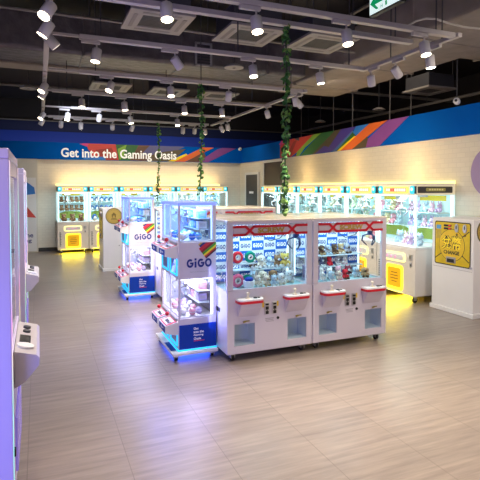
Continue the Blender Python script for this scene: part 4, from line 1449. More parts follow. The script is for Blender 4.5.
# plush inside the yellow machines
PB = [
    ('bear', (0.26, 0.14, 0.07), (0.50, 0.35, 0.22), 'brown'), ('penguin', (0.05, 0.14, 0.36), (0.80, 0.82, 0.84), 'navy'),
    ('rabbit', (0.78, 0.62, 0.68), (0.85, 0.8, 0.8), 'pale pink'), ('cat', (0.55, 0.70, 0.78), (0.85, 0.85, 0.85), 'pale blue'),
    ('bear', (0.72, 0.70, 0.74), (0.85, 0.82, 0.80), 'pale grey'), ('penguin', (0.30, 0.52, 0.75), (0.85, 0.86, 0.88), 'sky blue'),
]
PR = [
    (('rabbit', (0.80, 0.56, 0.74), (0.9, 0.85, 0.88), 'pink'), ('rabbit', (0.62, 0.48, 0.78), (0.88, 0.85, 0.9), 'lilac'), ('cat', (0.50, 0.70, 0.86), (0.88, 0.9, 0.92), 'pale blue')),
    (('bear', (0.80, 0.72, 0.42), (0.9, 0.85, 0.7), 'pale yellow'), ('dog', (0.78, 0.36, 0.44), (0.9, 0.8, 0.8), 'coral'), ('cat', (0.55, 0.74, 0.82), (0.9, 0.9, 0.92), 'pale blue')),
    (('penguin', (0.24, 0.42, 0.40), (0.85, 0.88, 0.86), 'teal'), ('bear', (0.60, 0.72, 0.50), (0.86, 0.88, 0.8), 'pale green'), ('rabbit', (0.82, 0.78, 0.74), (0.9, 0.88, 0.86), 'ivory')),
    (('cat', (0.28, 0.34, 0.34), (0.8, 0.84, 0.84), 'slate'), ('bear', (0.55, 0.70, 0.74), (0.86, 0.9, 0.9), 'pale blue'), ('dog', (0.72, 0.66, 0.50), (0.88, 0.86, 0.8), 'sand')),
]


def fill(M, W, kinds, where, group, nrow, nfl):
    words_ = {'rabbit': 'rabbit', 'bear': 'bear', 'cat': 'cat', 'dog': 'dog', 'penguin': 'penguin'}
    for lev, (z, y, n) in enumerate(((1.3275, 0.21, nrow), (1.0975, 0.21, nrow), (0.8305, -0.10, nfl))):
        sp = (W - 0.14) / n
        for k in range(n):
            kind, c, a, cn = kinds[(k + lev) % len(kinds)] if len(kinds) > 1 else kinds[0]
            o = small_plush(kind, c, a)
            s = min(sp * 1.22, 0.205) if lev < 2 else 0.20
            if kind == 'rabbit':
                s *= 0.80
            if lev < 2 and kind != 'rabbit':
                s = min(s, 0.20)
            x = -W / 2 + 0.07 + sp * (k + 0.5)
            seat(o, M, x, y if lev < 2 else y + 0.06 * math.sin(5 * k + W * 9), z, s, 0.25 * math.sin(7 * k + lev))
            lvl = ('upper shelf', 'lower shelf', 'play surface')[lev]
            tag(o, '%s plush %s, %s from left on the %s, %s' % (cn, words_[kind], ORD[k], lvl, where), 'plush toy', group)


for i, M in enumerate(PLACES_B):
    fill(M, BW, [PB[i]], '%s back crane game' % ORD[i], 'plush toys in the back wall crane games', 5 if i < 2 else 4, 3)
for i, M in enumerate(PLACES_R):
    fill(M, RW, PR[min(i, 3)], '%s right crane game' % ORD[i], 'plush toys in the right wall crane games', 5 if i < 2 else 4, 4 if i < 2 else 3)


# ------------------------------------------------------------------ coin changers
def changer(W=0.715, D=0.60, H=1.29):
    r = empty('coin_changer')
    x0, x1, y0, y1 = -W / 2, W / 2, -D / 2, D / 2
    MB().box((x0 + 0.0, y0, 0.06), (x1, y1, H), 0.008).build('cabinet', WHITE2, r)
    MB().box((x0 - 0.02, y0 - 0.02, 0), (x1 + 0.02, y1, 0.06), 0.006).build('plinth', WHITE2, r)
    MB().box((x0 + 0.02, y0 - 0.002, 0.605), (x1 - 0.02, y0 + 0.001, 0.609)).build('door_seam', GREY, r)
    fr = frame((0, y0, 0), (1, 0, 0), (0, 0, 1))
    z0, z1 = 0.645, 1.245
    a, b = x0 + 0.055, x1 - 0.045
    p = MB(); p.M = fr; p.prism(rrect(a, z0, b, z1, 0.03), 0, 0.004)
    pn = p.build('fascia', BLACK, r)
    p = MB(); p.M = fr; p.prism(rrect(a + 0.014, z0 + 0.014, b - 0.014, z1 - 0.014, 0.025), 0.004, 0.006)
    p.build('yellow_field', mat('yellow_fascia', (0.78, 0.52, 0.02), 0.35, noise=0.45, nscale=5), pn)
    cx, cz, R = (a + b) / 2 - 0.005, 0.925, 0.215
    p = MB(); p.M = fr
    for ang in (35, 145, 215, 325):
        d = Vector((math.cos(math.radians(ang)), math.sin(math.radians(ang)), 0)); n_ = Vector((-d.y, d.x, 0)) * 0.006
        s0 = Vector((cx, cz, 0)) + d * R; s1 = s0 + d * 0.14
        p.prism([(s0.x + n_.x, s0.y + n_.y), (s0.x - n_.x, s0.y - n_.y), (s1.x - n_.x, s1.y - n_.y), (s1.x + n_.x, s1.y + n_.y)], 0.006, 0.0072)
        p.prism(ngon(s0.x, s0.y, 0.014, 10), 0.006, 0.0074)
    p.prism(ngon(cx, cz, R + 0.006, 40), 0.006, 0.0070)
    p.build('black_line', BLACK, pn)
    p = MB(); p.M = fr; p.prism(ngon(cx, cz, R, 40), 0.0070, 0.0085)
    p.build('gold_circle', mat('bright_yellow_circle', (0.80, 0.55, 0.03), 0.35, noise=0.25, nscale=7), pn)
    p = MB(); p.M = fr; put_text(p, '\u514c\u5e63', cx, cz + 0.035, 0.350, 0.195, 0.0092, 0.06)
    p.build('lettering_edge', BLACK, pn)
    p = MB(); p.M = fr; put_text(p, '\u514c\u5e63', cx, cz + 0.035, 0.336, 0.182, 0.0102, 0.014)
    p.build('lettering', mat('yellow_lettering', (0.92, 0.70, 0.02), 0.4, 0, (1, .8, .1), 0.15), pn)
    p = MB(); p.M = fr; put_text(p, 'CHANGE', cx, cz - 0.100, 0.27, 0.052, 0.0094, 0.04)
    p.build('small_lettering', BLACK, pn)
    for zz in (1.190, 1.148):
        p = MB().box((cx - 0.135, y0 - 0.014, zz - 0.014), (cx - 0.005, y0 - 0.005, zz + 0.014), 0.003)
        bl_ = p.build('display', BLACK, pn)
        MB().box((cx - 0.055, y0 - 0.0155, zz - 0.006), (cx - 0.012, y0 - 0.0135, zz + 0.006)).build('red_digits', glow('red_digits', (1, 0.03, 0.03), 0.8), bl_)
    for xx in (cx + 0.09, cx + 0.225):
        p = MB(); p.M = fr; p.prism(ngon(xx, 1.165, 0.030, 20, 0.058), 0.006, 0.022)
        cs = p.build('coin_inlet', SILVER, pn)
        p = MB(); p.M = fr; p.prism(ngon(xx, 1.175, 0.010, 12, 0.028), 0.022, 0.024)
        p.build('coin_slot', DARK, cs)
        MB().tube([(xx, y0 - 0.012, 1.075), (xx, y0 - 0.004, 1.075)], 0.016, 12).build('return_knob', mat('dark_bronze', (0.16, 0.11, 0.03), 0.4, 0.4), pn)
    p = MB().box((a + 0.03, y0 - 0.009, 1.135), (a + 0.115, y0 - 0.005, 1.19), 0.002)
    p.build('blue_sticker', mat('sky_blue_sticker', (0.10, 0.35, 0.70), 0.4, noise=0.2, nscale=40), pn)
    p = MB().box((a + 0.025, y0 - 0.008, 1.0), (a + 0.12, y0 - 0.005, 1.128), 0.001)
    p.build('notice', mat('ochre_notice', (0.55, 0.40, 0.06), 0.5, noise=0.3, nscale=60), pn)
    p = MB().box((cx - 0.085, y0 - 0.018, 0.685), (cx + 0.075, y0 - 0.005, 0.765), 0.004)
    bo = p.build('payout_tray', GREY, pn)
    MB().box((cx - 0.065, y0 - 0.020, 0.692), (cx + 0.055, y0 - 0.017, 0.74)).build('tray_opening', BLACK, bo)
    MB().tube([(b + 0.012, y0 - 0.012, 0.66), (b + 0.012, y0, 0.66)], 0.014, 12).box((b + 0.009, y0 - 0.03, 0.645), (b + 0.015, y0 - 0.01, 0.672)).build('key_lock', SILVER, r)
    # gold coin emblem on the end face that looks at the camera side (+x local)
    for sx in (1,):
        q = MB(); q.M = frame((sx * x1, y0 + 0.215, 1.13), (0, sx, 0), (0, 0, 1))
        q.prism(ngon(0, 0, 0.165, 40), 0, 0.006)
        em = q.build('coin_emblem', mat('dark_gold_ring', (0.16, 0.12, 0.05), 0.4, 0.3), r)
        q2 = MB(); q2.M = q.M; q2.prism(ngon(0, 0, 0.150, 40), 0.006, 0.008)
        q2.build('coin_face', GOLD, em)
        q3 = MB(); q3.M = q.M
        for i in range(36):
            aa = 2 * PI * i / 36
            q3.prism(ngon(0.128 * math.cos(aa), 0.128 * math.sin(aa), 0.0055, 6), 0.008, 0.0095)
        q3.prism([(-0.05, -0.055), (0.05, -0.055), (0.05, -0.042), (-0.05, -0.042)], 0.008, 0.0095)
        q3.prism([(-0.06, -0.078), (0.06, -0.078), (0.06, -0.068), (-0.06, -0.068)], 0.008, 0.0095)
        q3.prism([(-0.055, 0.02), (0, 0.075), (0.055, 0.02), (0.04, 0.02), (0.04, -0.03), (0.02, -0.03), (0.02, 0.01), (-0.02, 0.01), (-0.02, -0.03), (-0.04, -0.03), (-0.04, 0.02)], 0.008, 0.0095)
        q3.build('coin_relief', mat('dark_gold_relief', (0.22, 0.15, 0.04), 0.4, 0.3), em)
    MB().tube([(x1, 0.02, 0.52), (x1 + 0.006, 0.02, 0.52)], 0.012, 10).build('lock', GREY, r)
    return r


ch = changer()
ch.location = (5.185 + 0.30, 4.595 + 0.3575, 0)
ch.rotation_euler = (0, 0, -PI / 2)
tag(ch, 'white coin changer with a yellow CHANGE panel by the right wall', 'coin changer', 'coin changers')
ch2 = copy_tree(ch)
ch2.location = (1.205 + 0.30, 10.12 + 0.385, 0)
tag(ch2, 'white coin changer with gold coin emblem standing beyond the farther tower', 'coin changer', 'coin changers')


# ------------------------------------------------------------------ tall machines on the left
def left_machine(L=1.05, D=1.05, H=1.895):
    """front towards -y before rotation"""
    r = empty('tall_crane_game')
    x0, x1, y0, y1 = -L / 2, L / 2, -D / 2, D / 2
    zg = 0.80
    MB().box((x0 + 0.04, y0 + 0.002, 0.05), (x1 - 0.04, y1, zg), 0.006).build('cabinet', LAV, r)
    for sx in (x0, x1 - 0.04):
        MB().box((sx, y0, 0.05), (sx + 0.04, y1, H - 0.05), 0.006).build('end_panel', LAV, r)
    MB().box((x0, y0, H - 0.05), (x1, y1, H), 0.006).build('roof', LAV, r)
    f = MB()
    f.box((x0 + 0.04, y0 + 0.004, H - 0.13), (x1 - 0.04, y0 + 0.03, H - 0.05)).box((x0 + 0.04, y0 + 0.004, zg), (x1 - 0.04, y0 + 0.03, zg + 0.03))
    build_split(f, 'frame', LAV, r)
    MB().box((x0 + 0.04, y1 - 0.02, zg), (x1 - 0.04, y1 - 0.005, H - 0.05)).build('back_panel', mat('pale_lilac_panel', (0.62, 0.62, 0.75), 0.4, noise=0.04), r)
    MB().quad((x0 + 0.04, y0 + 0.012, zg + 0.03), (x1 - 0.04, y0 + 0.012, zg + 0.03), (x1 - 0.04, y0 + 0.012, H - 0.13), (x0 + 0.04, y0 + 0.012, H - 0.13)).build('glass_pane', GLASS, r)
    s = MB()
    for sx in (x0 + 0.006, x1 - 0.013):
        s.box((sx, y0 - 0.003, 0.08), (sx + 0.007, y0 + 0.001, H - 0.06))
    build_split(s, 'edge_light', rainbow_mat('rainbow_led', 0.9), r)
    # control shelf in the middle of the front with slanted underside
    q = MB(); q.M = Matrix(((0, 0, 1, 0), (1, 0, 0, 0), (0, 1, 0, 0), (0, 0, 0, 1)))
    pr = [(y0, 0.832), (y0 - 0.11, 0.802), (y0 - 0.125, 0.785), (y0 - 0.122, 0.745), (y0 - 0.05, 0.660), (y0, 0.635)]
    q.prism(pr, -0.32, 0.32)
    sh = q.build('control_shelf', mat('pale_grey_shelf', (0.56, 0.51, 0.53), 0.4, noise=0.03), r)
    sl = Vector((0, 0.11, 0.030)).normalized()
    d = MB(); d.M = frame((0, y0 - 0.11, 0.802), (1, 0, 0), sl)
    d.prism([(-0.12, 0.035), (0.02, 0.035), (0.02, 0.095), (-0.12, 0.095)], 0, 0.003)
    d.build('card_reader', BLACK, sh)
    d = MB(); d.M = frame((0, y0 - 0.11, 0.802), (1, 0, 0), sl)
    d.prism(ngon(-0.20, 0.06, 0.045, 20), 0, 0.012)
    d.build('button', WHITE2, sh)
    d = MB(); d.M = frame((0, y0 - 0.11, 0.802), (1, 0, 0), sl)
    d.prism(ngon(0.10, 0.06, 0.022, 16), 0, 0.012); d.prism(ngon(0.19, 0.06, 0.022, 16), 0, 0.012)
    d.build('small_button', DARK, sh)
    # prize window low on the front
    p = MB().box((x0 + 0.25, y0 - 0.012, 0.16), (x1 - 0.25, y0 + 0.002, 0.46), 0.006).build('prize_door', mat('violet_flap', (0.30, 0.24, 0.55), 0.2, 0, (0.3, 0.2, 0.9), 0.3), r)
    MB().box((x0 + 0.10, y0 - 0.008, 0.32), (x0 + 0.13, y0 + 0.002, 0.36), 0.003).build('lock', BLACK, r)
    MB().box((x0 + 0.05, y0 + 0.06, H - 0.075), (x1 - 0.05, y0 + 0.08, H - 0.055)).build('lamp_strip', GLOW_W, r)
    MB().box((x0 + 0.05, y0 + 0.40, H - 0.09), (x1 - 0.05, y0 + 0.43, H - 0.06)).build('gantry_rail', SILVER, r)
    claw(r, 0.0, y0 + 0.415, H - 0.09, 0.3, SILVER, 1.8)
    for sx in (x0 + 0.1, x1 - 0.1):
        for sy in (y0 + 0.1, y1 - 0.1):
            MB().tube([(sx, sy, 0), (sx, sy, 0.012), (sx, sy, 0.05)], [0.03, 0.03, 0.014], 12).build('foot', BLACK, r)
    return r


lm = left_machine()
LXF = -0.13
for i, (ya, lab) in enumerate(((2.60, 'tall lavender crane game at the left edge, nearest of the left row'), (5.15, 'tall lavender crane game of the left row, beyond the nearest one'))):
    o = lm if i == 0 else copy_tree(lm)
    o.location = (LXF - 1.05 / 2, ya + 0.525, 0)
    o.rotation_euler = (0, 0, PI / 2)
    tag(o, lab, 'crane game', 'tall crane games in the left row')
    light('AREA', (LXF - 0.5, ya + 0.525, 1.8), 9, (0.9, 0.95, 1.0), 0.6, 0.8, (0, 0, -1))
    M = Matrix.Translation(o.location) @ Matrix.Rotation(PI / 2, 4, 'Z')
    for k in range(3):
        kd, c, a, cn = (('bear', (0.70, 0.62, 0.55), (0.85, 0.8, 0.75), 'cream'), ('rabbit', (0.78, 0.62, 0.68), (0.85, 0.8, 0.8), 'pale pink'), ('cat', (0.55, 0.70, 0.78), (0.85, 0.85, 0.85), 'pale blue'))[k]
        seat(tag(small_plush(kd, c, a), '%s plush %s, %s from left inside the %s left crane game' % (cn, kd, ORD[k], ('nearest', 'second')[i]), 'plush toy', 'plush toys in the left row'), M, -0.3 + k * 0.3, 0.18, 0.802, 0.27)

# ------------------------------------------------------------------ ceiling services
TRK = mat('pale_grey_track', (0.50, 0.46, 0.44), 0.45, 0.2, noise=0.05)
HEADW = mat('white_lamp_body', (0.72, 0.69, 0.67), 0.4, noise=0.03)
TZ = 3.0
RX = 3.36
LX = 0.085


def hang(mb, x, y, z=TZ + 0.03, top=4.35):
    mb.tube([(x, y, z), (x, y, top)], 0.006, 6)


def track_x(y, xa, xb, thick0, label, fr=(0.06, 0.5, 0.94), top=4.35):
    r = empty('light_track', (0, y, TZ))
    MB().box((thick0, -0.028, 0), (xb, 0.028, 0.040), 0.004).build('channel', TRK, r)
    if xa < thick0:
        MB().box((xa, -0.012, 0.012), (thick0, 0.012, 0.034)).build('conduit', TRK, r)
    h = MB()
    for k in range(3):
        x = thick0 + (xb - thick0) * fr[k]
        h.tube([(x, 0, 0.04), (x, 0, top - TZ)], 0.006, 6)
    build_split(h, 'suspension_rod', DARK, r)
    return tag(r, label, 'light track', 'ceiling light tracks')


def track_y(x, ya, yb, label):
    r = empty('light_track', (x, 0, TZ))
    MB().box((-0.024, ya, 0), (0.024, yb, 0.036), 0.004).build('channel', TRK, r)
    h = MB()
    for k in range(2):
        y = ya + (yb - ya) * (0.15 + 0.5 * k)
        h.tube([(0, y, 0.036), (0, y, 4.35 - TZ)], 0.006, 6)
    build_split(h, 'suspension_rod', DARK, r)
    return tag(r, label, 'light track', 'ceiling light tracks')


TY = {1: 3.20, 2: 3.49, 3: 4.47, 4: 5.80, 5: 7.05, 6: 8.44, 7: 9.58}
tname = {1: 'nearest', 2: 'second', 3: 'third', 4: 'fourth', 5: 'fifth', 6: 'sixth', 7: 'farthest'}
t2 = {1: RX, 2: 3.16, 3: RX, 4: RX, 5: RX, 6: RX, 7: RX - 0.05}
for k in TY:
    track_x(TY[k], LX + 0.03, t2[k] - 0.03, LX + 0.03 if k in (1, 2) else LX + {3: 0.26, 4: 0.36, 5: 0.1, 6: 0.42, 7: 0.1}[k],
            'pale ceiling light track running across the room, %s from the camera' % tname[k], (0.1, 0.42, 0.77) if k == 6 else (0.06, 0.5, 0.94), 3.44 if k == 5 else 4.35)
track_y(RX, TY[1] - 0.05, TY[3] + 0.05, 'short pale light track on the right linking the nearest and third tracks')
track_y(RX, TY[4] - 0.05, TY[7] + 0.05, 'long pale light track on the right receding over the farther tracks')
track_y(LX, 2.5, TY[4] + 0.05, 'pale light track along the left end of the nearer tracks')
track_y(LX, TY[4] + 0.10, TY[7] + 0.05, 'pale light track along the left end of the farther tracks')


def spot_proto(lit):
    r = empty('track_spotlight')
    MB().box((-0.10, -0.017, -0.030), (0.06, 0.017, -0.001), 0.003).build('adapter', TRK, r)
    MB().tube([(0.03, 0, -0.03), (0.03, 0, -0.095)], 0.008, 8).build('stem', TRK, r)
    return r


HEADS = {}


def lamp_head(parent, d, lit):
    key = (tuple(round(c, 2) for c in d), lit)
    d = Vector(d).normalized()
    c0 = Vector((0.03, 0, -0.095)) - d * 0.025
    b = c0 + d * 0.118
    if key in HEADS:
        h = HEADS[key].copy(); COL.objects.link(h); h.parent = parent
        l = HEADS[key].children[0].copy(); COL.objects.link(l); l.parent = h
        return
    m = MB().tube([c0, c0 + d * 0.006, c0 + d * 0.113, b], [0.030, 0.042, 0.042, 0.040], 18, False)
    # back cap and inner rim
    m.tube([c0 - d * 0.001, c0 + d * 0.001], 0.031, 18)
    h = m.build('lamp_head', HEADW, parent)
    MB().tube([b - d * 0.004, b + d * 0.001], 0.0385, 18).build('lens', GLOW_TUBE if lit else LENS_OFF, h)
    HEADS[key] = h


def spot(x, y, along, d, lit, label, power=None, first=[None]):
    """x, y: where the lamp head hangs; along: 'x' or 'y' track"""
    if first[0] is None:
        o = first[0] = spot_proto(lit)
        tmpl = [c for c in o.children]
        first.append(tmpl)
    else:
        o = first[0].copy(); COL.objects.link(o)
        for c in first[1]:
            cc = c.copy(); COL.objects.link(cc); cc.parent = o
    dv = Vector(d).normalized()
    if along == 'x':
        o.location = (x - 0.03, y, TZ); o.rotation_euler = (0, 0, 0)
        dl = dv
    else:
        o.location = (x, y - 0.03, TZ); o.rotation_euler = (0, 0, PI / 2)
        dl = Matrix.Rotation(-PI / 2, 3, 'Z') @ dv
    lamp_head(o, tuple(dl), lit)
    tag(o, label, 'spotlight', 'track spotlights')
    p = power if power is not None else (72 if lit else 36)
    hp = Vector((x, y, TZ - 0.095)) + dv * 0.115
    light('SPOT', hp, p, (1.0, 0.84, 0.64), 0.04, d=dv, spot=math.radians(95), blend=0.9)


DN = (0.0, -0.26, -1.0)
SP = {
    1: [(0.80, 1, DN), (1.458, 1, DN), (2.23, 1, DN), (3.01, 1, DN)],
    3: [(0.49, 1, (-0.15, -0.1, -1)), (1.20, 0, (0.7, 0.3, -0.75)), (2.0, 1, DN), (2.78, 1, (0.1, -0.1, -1))],
    4: [(0.795, 1, (-0.35, -0.3, -0.9)), (1.50, 1, DN), (2.26, 0, (0.15, 0.55, -0.8)), (3.22, 0, (0.4, 0.3, -0.8))],
    5: [(0.567, 1, DN), (1.147, 1, (0.1, -0.1, -1)), (2.03, 1, DN), (2.63, 1, (0.1, 0, -1))],
    6: [(0.46, 1, (-0.15, -0.2, -1)), (0.958, 0, (0.0, 0.7, -0.75)), (1.47, 1, (0.15, -0.1, -1)), (2.30, 1, DN)],
    7: [(0.40, 0, (0.0, 0.8, -0.65)), (0.75, 1, (0.0, 0.5, -0.85)), (1.33, 0, (0.1, 0.8, -0.7)), (1.715, 0, (-0.2, 0.6, -0.8)), (2.73, 1, (0.1, 0.45, -0.9)), (2.98, 0, (0.1, 0.6, -0.8)), (3.20, 1, (0.2, 0.3, -0.9))],
}
for k in SP:
    for n, (x, lit, d) in enumerate(SP[k]):
        st = 'lit' if lit else 'tilted'
        spot(x, TY[k], 'x', d, lit, '%s white track spotlight, %s from the left on the %s track across' % (st, ORD[n], tname[k]), (80, 120, 330, 135)[n] if k == 1 else {3: 70, 4: 52}.get(k) if lit else None)
for n, (y, lit, d) in enumerate(((3.50, 1, (0.05, -0.1, -1)), (3.97, 0, (0.75, 0.15, -0.7)), (4.36, 0, (0.35, 0.25, -0.9)))):
    spot(RX, y, 'y', d, lit, '%s white spotlight, %s along the short right hand track' % ('lit' if lit else 'tilted', ORD[n]))
for n, (y, lit, d) in enumerate(((5.98, 0, (0.75, 0.1, -0.7)), (6.96, 0, (0.45, 0.35, -0.85)), (8.70, 1, (0.3, 0.2, -0.9)), (9.05, 1, (0.5, 0.2, -0.8)))):
    spot(RX, y, 'y', d, lit, '%s white spotlight, %s along the long right hand track' % ('lit' if lit else 'tilted', ORD[n]))
for n, (y, lit, d) in enumerate(((3.5, 1, (-0.38, -0.35, -0.72)), (3.88, 1, (-0.42, 0.05, -0.72)), (4.20, 0, (0.68, 0.1, -0.75)), (6.16, 1, (-0.38, -0.25, -0.72)), (6.56, 1, (-0.42, 0.1, -0.72)), (8.55, 1, (-0.38, -0.25, -0.72)), (9.3, 0, (-0.38, 0.2, -0.72)))):
    spot(LX, y, 'y', d, lit, '%s white spotlight, %s from the camera along the left hand track' % ('lit' if lit else 'tilted', ORD[n]), 40)

# ducts
FOIL = mat('dark_wrinkled_wrap', (0.12, 0.105, 0.115), 0.4, 0.3, noise=0.5, nscale=9, bump=0.9)
TANW = mat('tan_duct_lining', (0.30, 0.25, 0.20), 0.6, noise=0.25, nscale=3, bump=0.2)


def rbox_duct(name, lo, hi, m, label, seam_axis=0, m2=None):
    r = empty(name, (0, 0, 0))
    MB().box(lo, hi, 0.05, 3).build('shell', m, r)
    n = 5
    f = MB()
    for i in range(n):
        t = lo[seam_axis] + (hi[seam_axis] - lo[seam_axis]) * (i + 0.5) / n
        a = list(lo); b = list(hi)
        a = [a[j] - 0.012 for j in range(3)]; b = [b[j] + 0.012 for j in range(3)]
        a[seam_axis] = t - 0.02; b[seam_axis] = t + 0.02
        f.box(a, b, 0.008)
    build_split(f, 'flange', m2 or m, r)
    return tag(r, label, 'air duct', 'ceiling ducts')


dA = rbox_duct('hanging_duct', (-2.8, 6.75, 3.46), (3.95, 7.75, 3.98), FOIL, 'dark foil wrapped duct crossing above the fourth and fifth light tracks', 0)
lp_ = MB().box((-2.8, 7.45, 3.43), (3.95, 7.78, 3.47), 0.01).build('lower_lip', TANW, dA)
rbox_duct('hanging_duct', (4.15, 1.0, 3.50), (5.45, 8.2, 4.0), mat('grey_brown_wrap', (0.25, 0.215, 0.20), 0.6, 0.1, noise=0.35, nscale=4, bump=0.5), 'grey wrapped duct running back along the right side', 1)
rbox_duct('hanging_duct', (5.50, 4.55, 3.55), (9.3, 5.25, 4.0), mat('grey_brown_wrap', (0.17, 0.145, 0.125)), 'grey wrapped duct branching over the right wall', 0)
# grille on the crossing duct
gp = on_y(204, 57, 6.73)
vg = empty('vent_grille', (gp.x, 6.735, gp.z + 0.02))
tag(vg, 'dark slatted vent grille on the crossing foil duct', 'vent grille')
q = MB()
for a, b in (((-0.13, -0.01, -0.17), (-0.10, 0.012, 0.17)), ((0.10, -0.01, -0.17), (0.13, 0.012, 0.17)), ((-0.13, -0.01, 0.145), (0.13, 0.012, 0.17)), ((-0.13, -0.01, -0.17), (0.13, 0.012, -0.145))):
    q.box(a, b)
q.build('frame', GREY, vg)
q = MB()
for i in range(7):
    q.box((-0.10, -0.004, -0.13 + i * 0.04), (0.10, 0.008, -0.115 + i * 0.04))
q.build('slat_panel', DARK, vg)


def cassette():
    r = empty('hanging_air_conditioner')
    f = MB()
    s, i_ = 0.33, 0.18
    z = 0.0
    for a, b in (((-s, -s), (s, -i_)), ((-s, i_), (s, s)), ((-s, -i_), (-i_, i_)), ((i_, -i_), (s, i_))):
        f.box((a[0], a[1], z), (b[0], b[1], z + 0.03), 0.003)
    fr_ = f.build('face_panel', mat('grey_white_panel', (0.34, 0.31, 0.29), 0.5, noise=0.04), r)
    g = MB()
    for k in range(9):
        g.box((-i_, -i_ + k * 0.04, 0.008), (i_, -i_ + k * 0.04 + 0.03, 0.02))
    g.build('grille', mat('dark_intake', (0.07, 0.065, 0.065), 0.6, noise=0.1), r)
    l = MB()
    for sx in (-1, 1):
        l.box((sx * 0.255 - 0.02, -0.2, -0.003), (sx * 0.255 + 0.02, 0.2, 0.002)).box((-0.2, sx * 0.255 - 0.02, -0.003), (0.2, sx * 0.255 + 0.02, 0.002))
    l.build('louvre', mat('grey_louvre', (0.22, 0.20, 0.19), 0.5, noise=0.05), r)
    MB().box((-0.29, -0.29, 0.03), (0.29, 0.29, 0.26), 0.01).build('casing', DARK, r)
    h = MB()
    for sx in (-0.27, 0.27):
        for sy in (-0.27, 0.27):
            h.tube([(sx, sy, 0.25), (sx, sy, 0.26 + 0.62)], 0.006, 6)
    build_split(h, 'suspension_rod', DARK, r)
    return r


ac = cassette()
for i, (px, py, z, lab) in enumerate((
    (158, 25, 3.45, 'square ceiling air conditioner above the nearest lights, left one'), (248, 38, 3.45, 'square ceiling air conditioner near the middle of the ceiling'),
    (320, 46, 3.45, 'square ceiling air conditioner left of the exit sign'), (111, 88.5, 3.45, 'square ceiling air conditioner at the far left over the back machines'),
    (168, 93.5, 3.45, 'square ceiling air conditioner at the far middle over the back machines'), (217, 97, 3.45, 'square ceiling air conditioner farthest toward the back corner'),
    (428, 92, 3.45, 'square ceiling air conditioner beyond the right wall'))):
    o = ac if i == 0 else copy_tree(ac)
    o.location = on_z(px, py, z)
    tag(o, lab, 'air conditioner', 'ceiling air conditioners')


def disc():
    r = empty('hanging_speaker')
    MB().tube([(0, 0, 0), (0, 0, 0.012), (0, 0, 0.05)], [0.13, 0.13, 0.06], 24).build('shell', mat('grey_speaker_shell', (0.36, 0.33, 0.31), 0.5, noise=0.05), r)
    MB().tube([(0, 0, -0.004), (0, 0, 0)], 0.022, 12).build('cone', DARK, r)
    MB().tube([(0, 0, 0.05), (0, 0, 1.05)], 0.007, 6).build('suspension_rod', DARK, r)
    return r


dc = disc()
for i, (px, py, lab) in enumerate(((30, 89.5, 'round flat ceiling speaker hanging at the far left'), (234, 69, 'round flat ceiling speaker hanging beside the vent grille'), (320, 122.5, 'round flat speaker hanging low above the green band stripes'), (378, 110.5, 'round flat speaker hanging above the orange band stripe'))):
    o = dc if i == 0 else copy_tree(dc)
    o.location = on_z(px, py, 3.3)
    tag(o, lab, 'ceiling speaker', 'hanging ceiling speakers')

# pipes and rods up in the dark
PIPE = mat('grey_pipe', (0.22, 0.20, 0.19), 0.5, 0.3, noise=0.1)
for i, (a, b, rr, lab) in enumerate((
    ((-2.8, 14.9, 3.62), (9.2, 14.9, 3.62), 0.02, 'long thin grey pipe running along the top of the blue wall'),
    ((-2.8, 8.7, 3.75), (9.2, 8.7, 3.75), 0.03, 'grey pipe crossing above the sixth light track'),
    ((-2.8, 10.9, 3.8), (9.2, 10.9, 3.8), 0.03, 'grey pipe crossing above the farthest light track'),
    ((4.02, 1.2, 4.1), (4.02, 11.5, 4.1), 0.025, 'grey pipe running back beside the right hand tracks'),
    ((7.5, 2.0, 3.45), (7.5, 14.0, 3.45), 0.03, 'grey pipe running back above the right wall'),
    ((-2.8, 5.55, 3.55), (4.0, 5.55, 3.55), 0.015, 'thin grey pipe crossing in front of the foil duct'))):
    a = Vector(a); b = Vector(b)
    pe = empty('hanging_pipe')
    MB().tube([a, b], rr, 10).build('pipe', PIPE, pe)
    h = MB()
    for k in range(5):
        p = a.lerp(b, (k + 0.45) / 5)
        h.tube([p + Vector((0, 0, rr)), Vector((p.x, p.y, 4.35))], 0.006, 6)
    build_split(h, 'hanger', DARK, pe)
    tag(pe, lab, 'pipe', 'ceiling pipes')
for i, (px, py, X, zb) in enumerate(((352, 104, 6.3, 2.98), (389, 112, 6.5, 2.95), (410, 110, 7.0, 2.95), (333, 124, 6.6, 2.95), (301, 130, 7.0, 2.95))):
    p = on_x(px, py, X)
    o = MB().tube([(p.x, p.y, zb), (p.x, p.y, 4.35)], 0.012, 8).ball((p.x, p.y, zb), 0.022, 8, 6).build('hanging_sprinkler', PIPE)
    tag(o, 'thin hanging sprinkler pipe beyond the right wall, %s from the camera' % ORD[i] if i else 'thin hanging sprinkler pipe ending over the orange stripe', 'sprinkler')

# flexible cable near the right hand corner of the tracks
cb_ = MB().tube([on_z(405, 28, 3.3), on_z(414, 23, 3.34), on_z(424, 20.5, 3.36), on_z(434, 21, 3.37), on_z(446, 25, 3.37), on_z(462, 29, 3.37), on_z(482, 31, 3.37)], 0.010, 8).build('hanging_conduit', mat('pale_flex_conduit', (0.45, 0.42, 0.40), 0.5, noise=0.05))
tag(cb_, 'pale flexible conduit curving under the right ceiling', 'conduit')

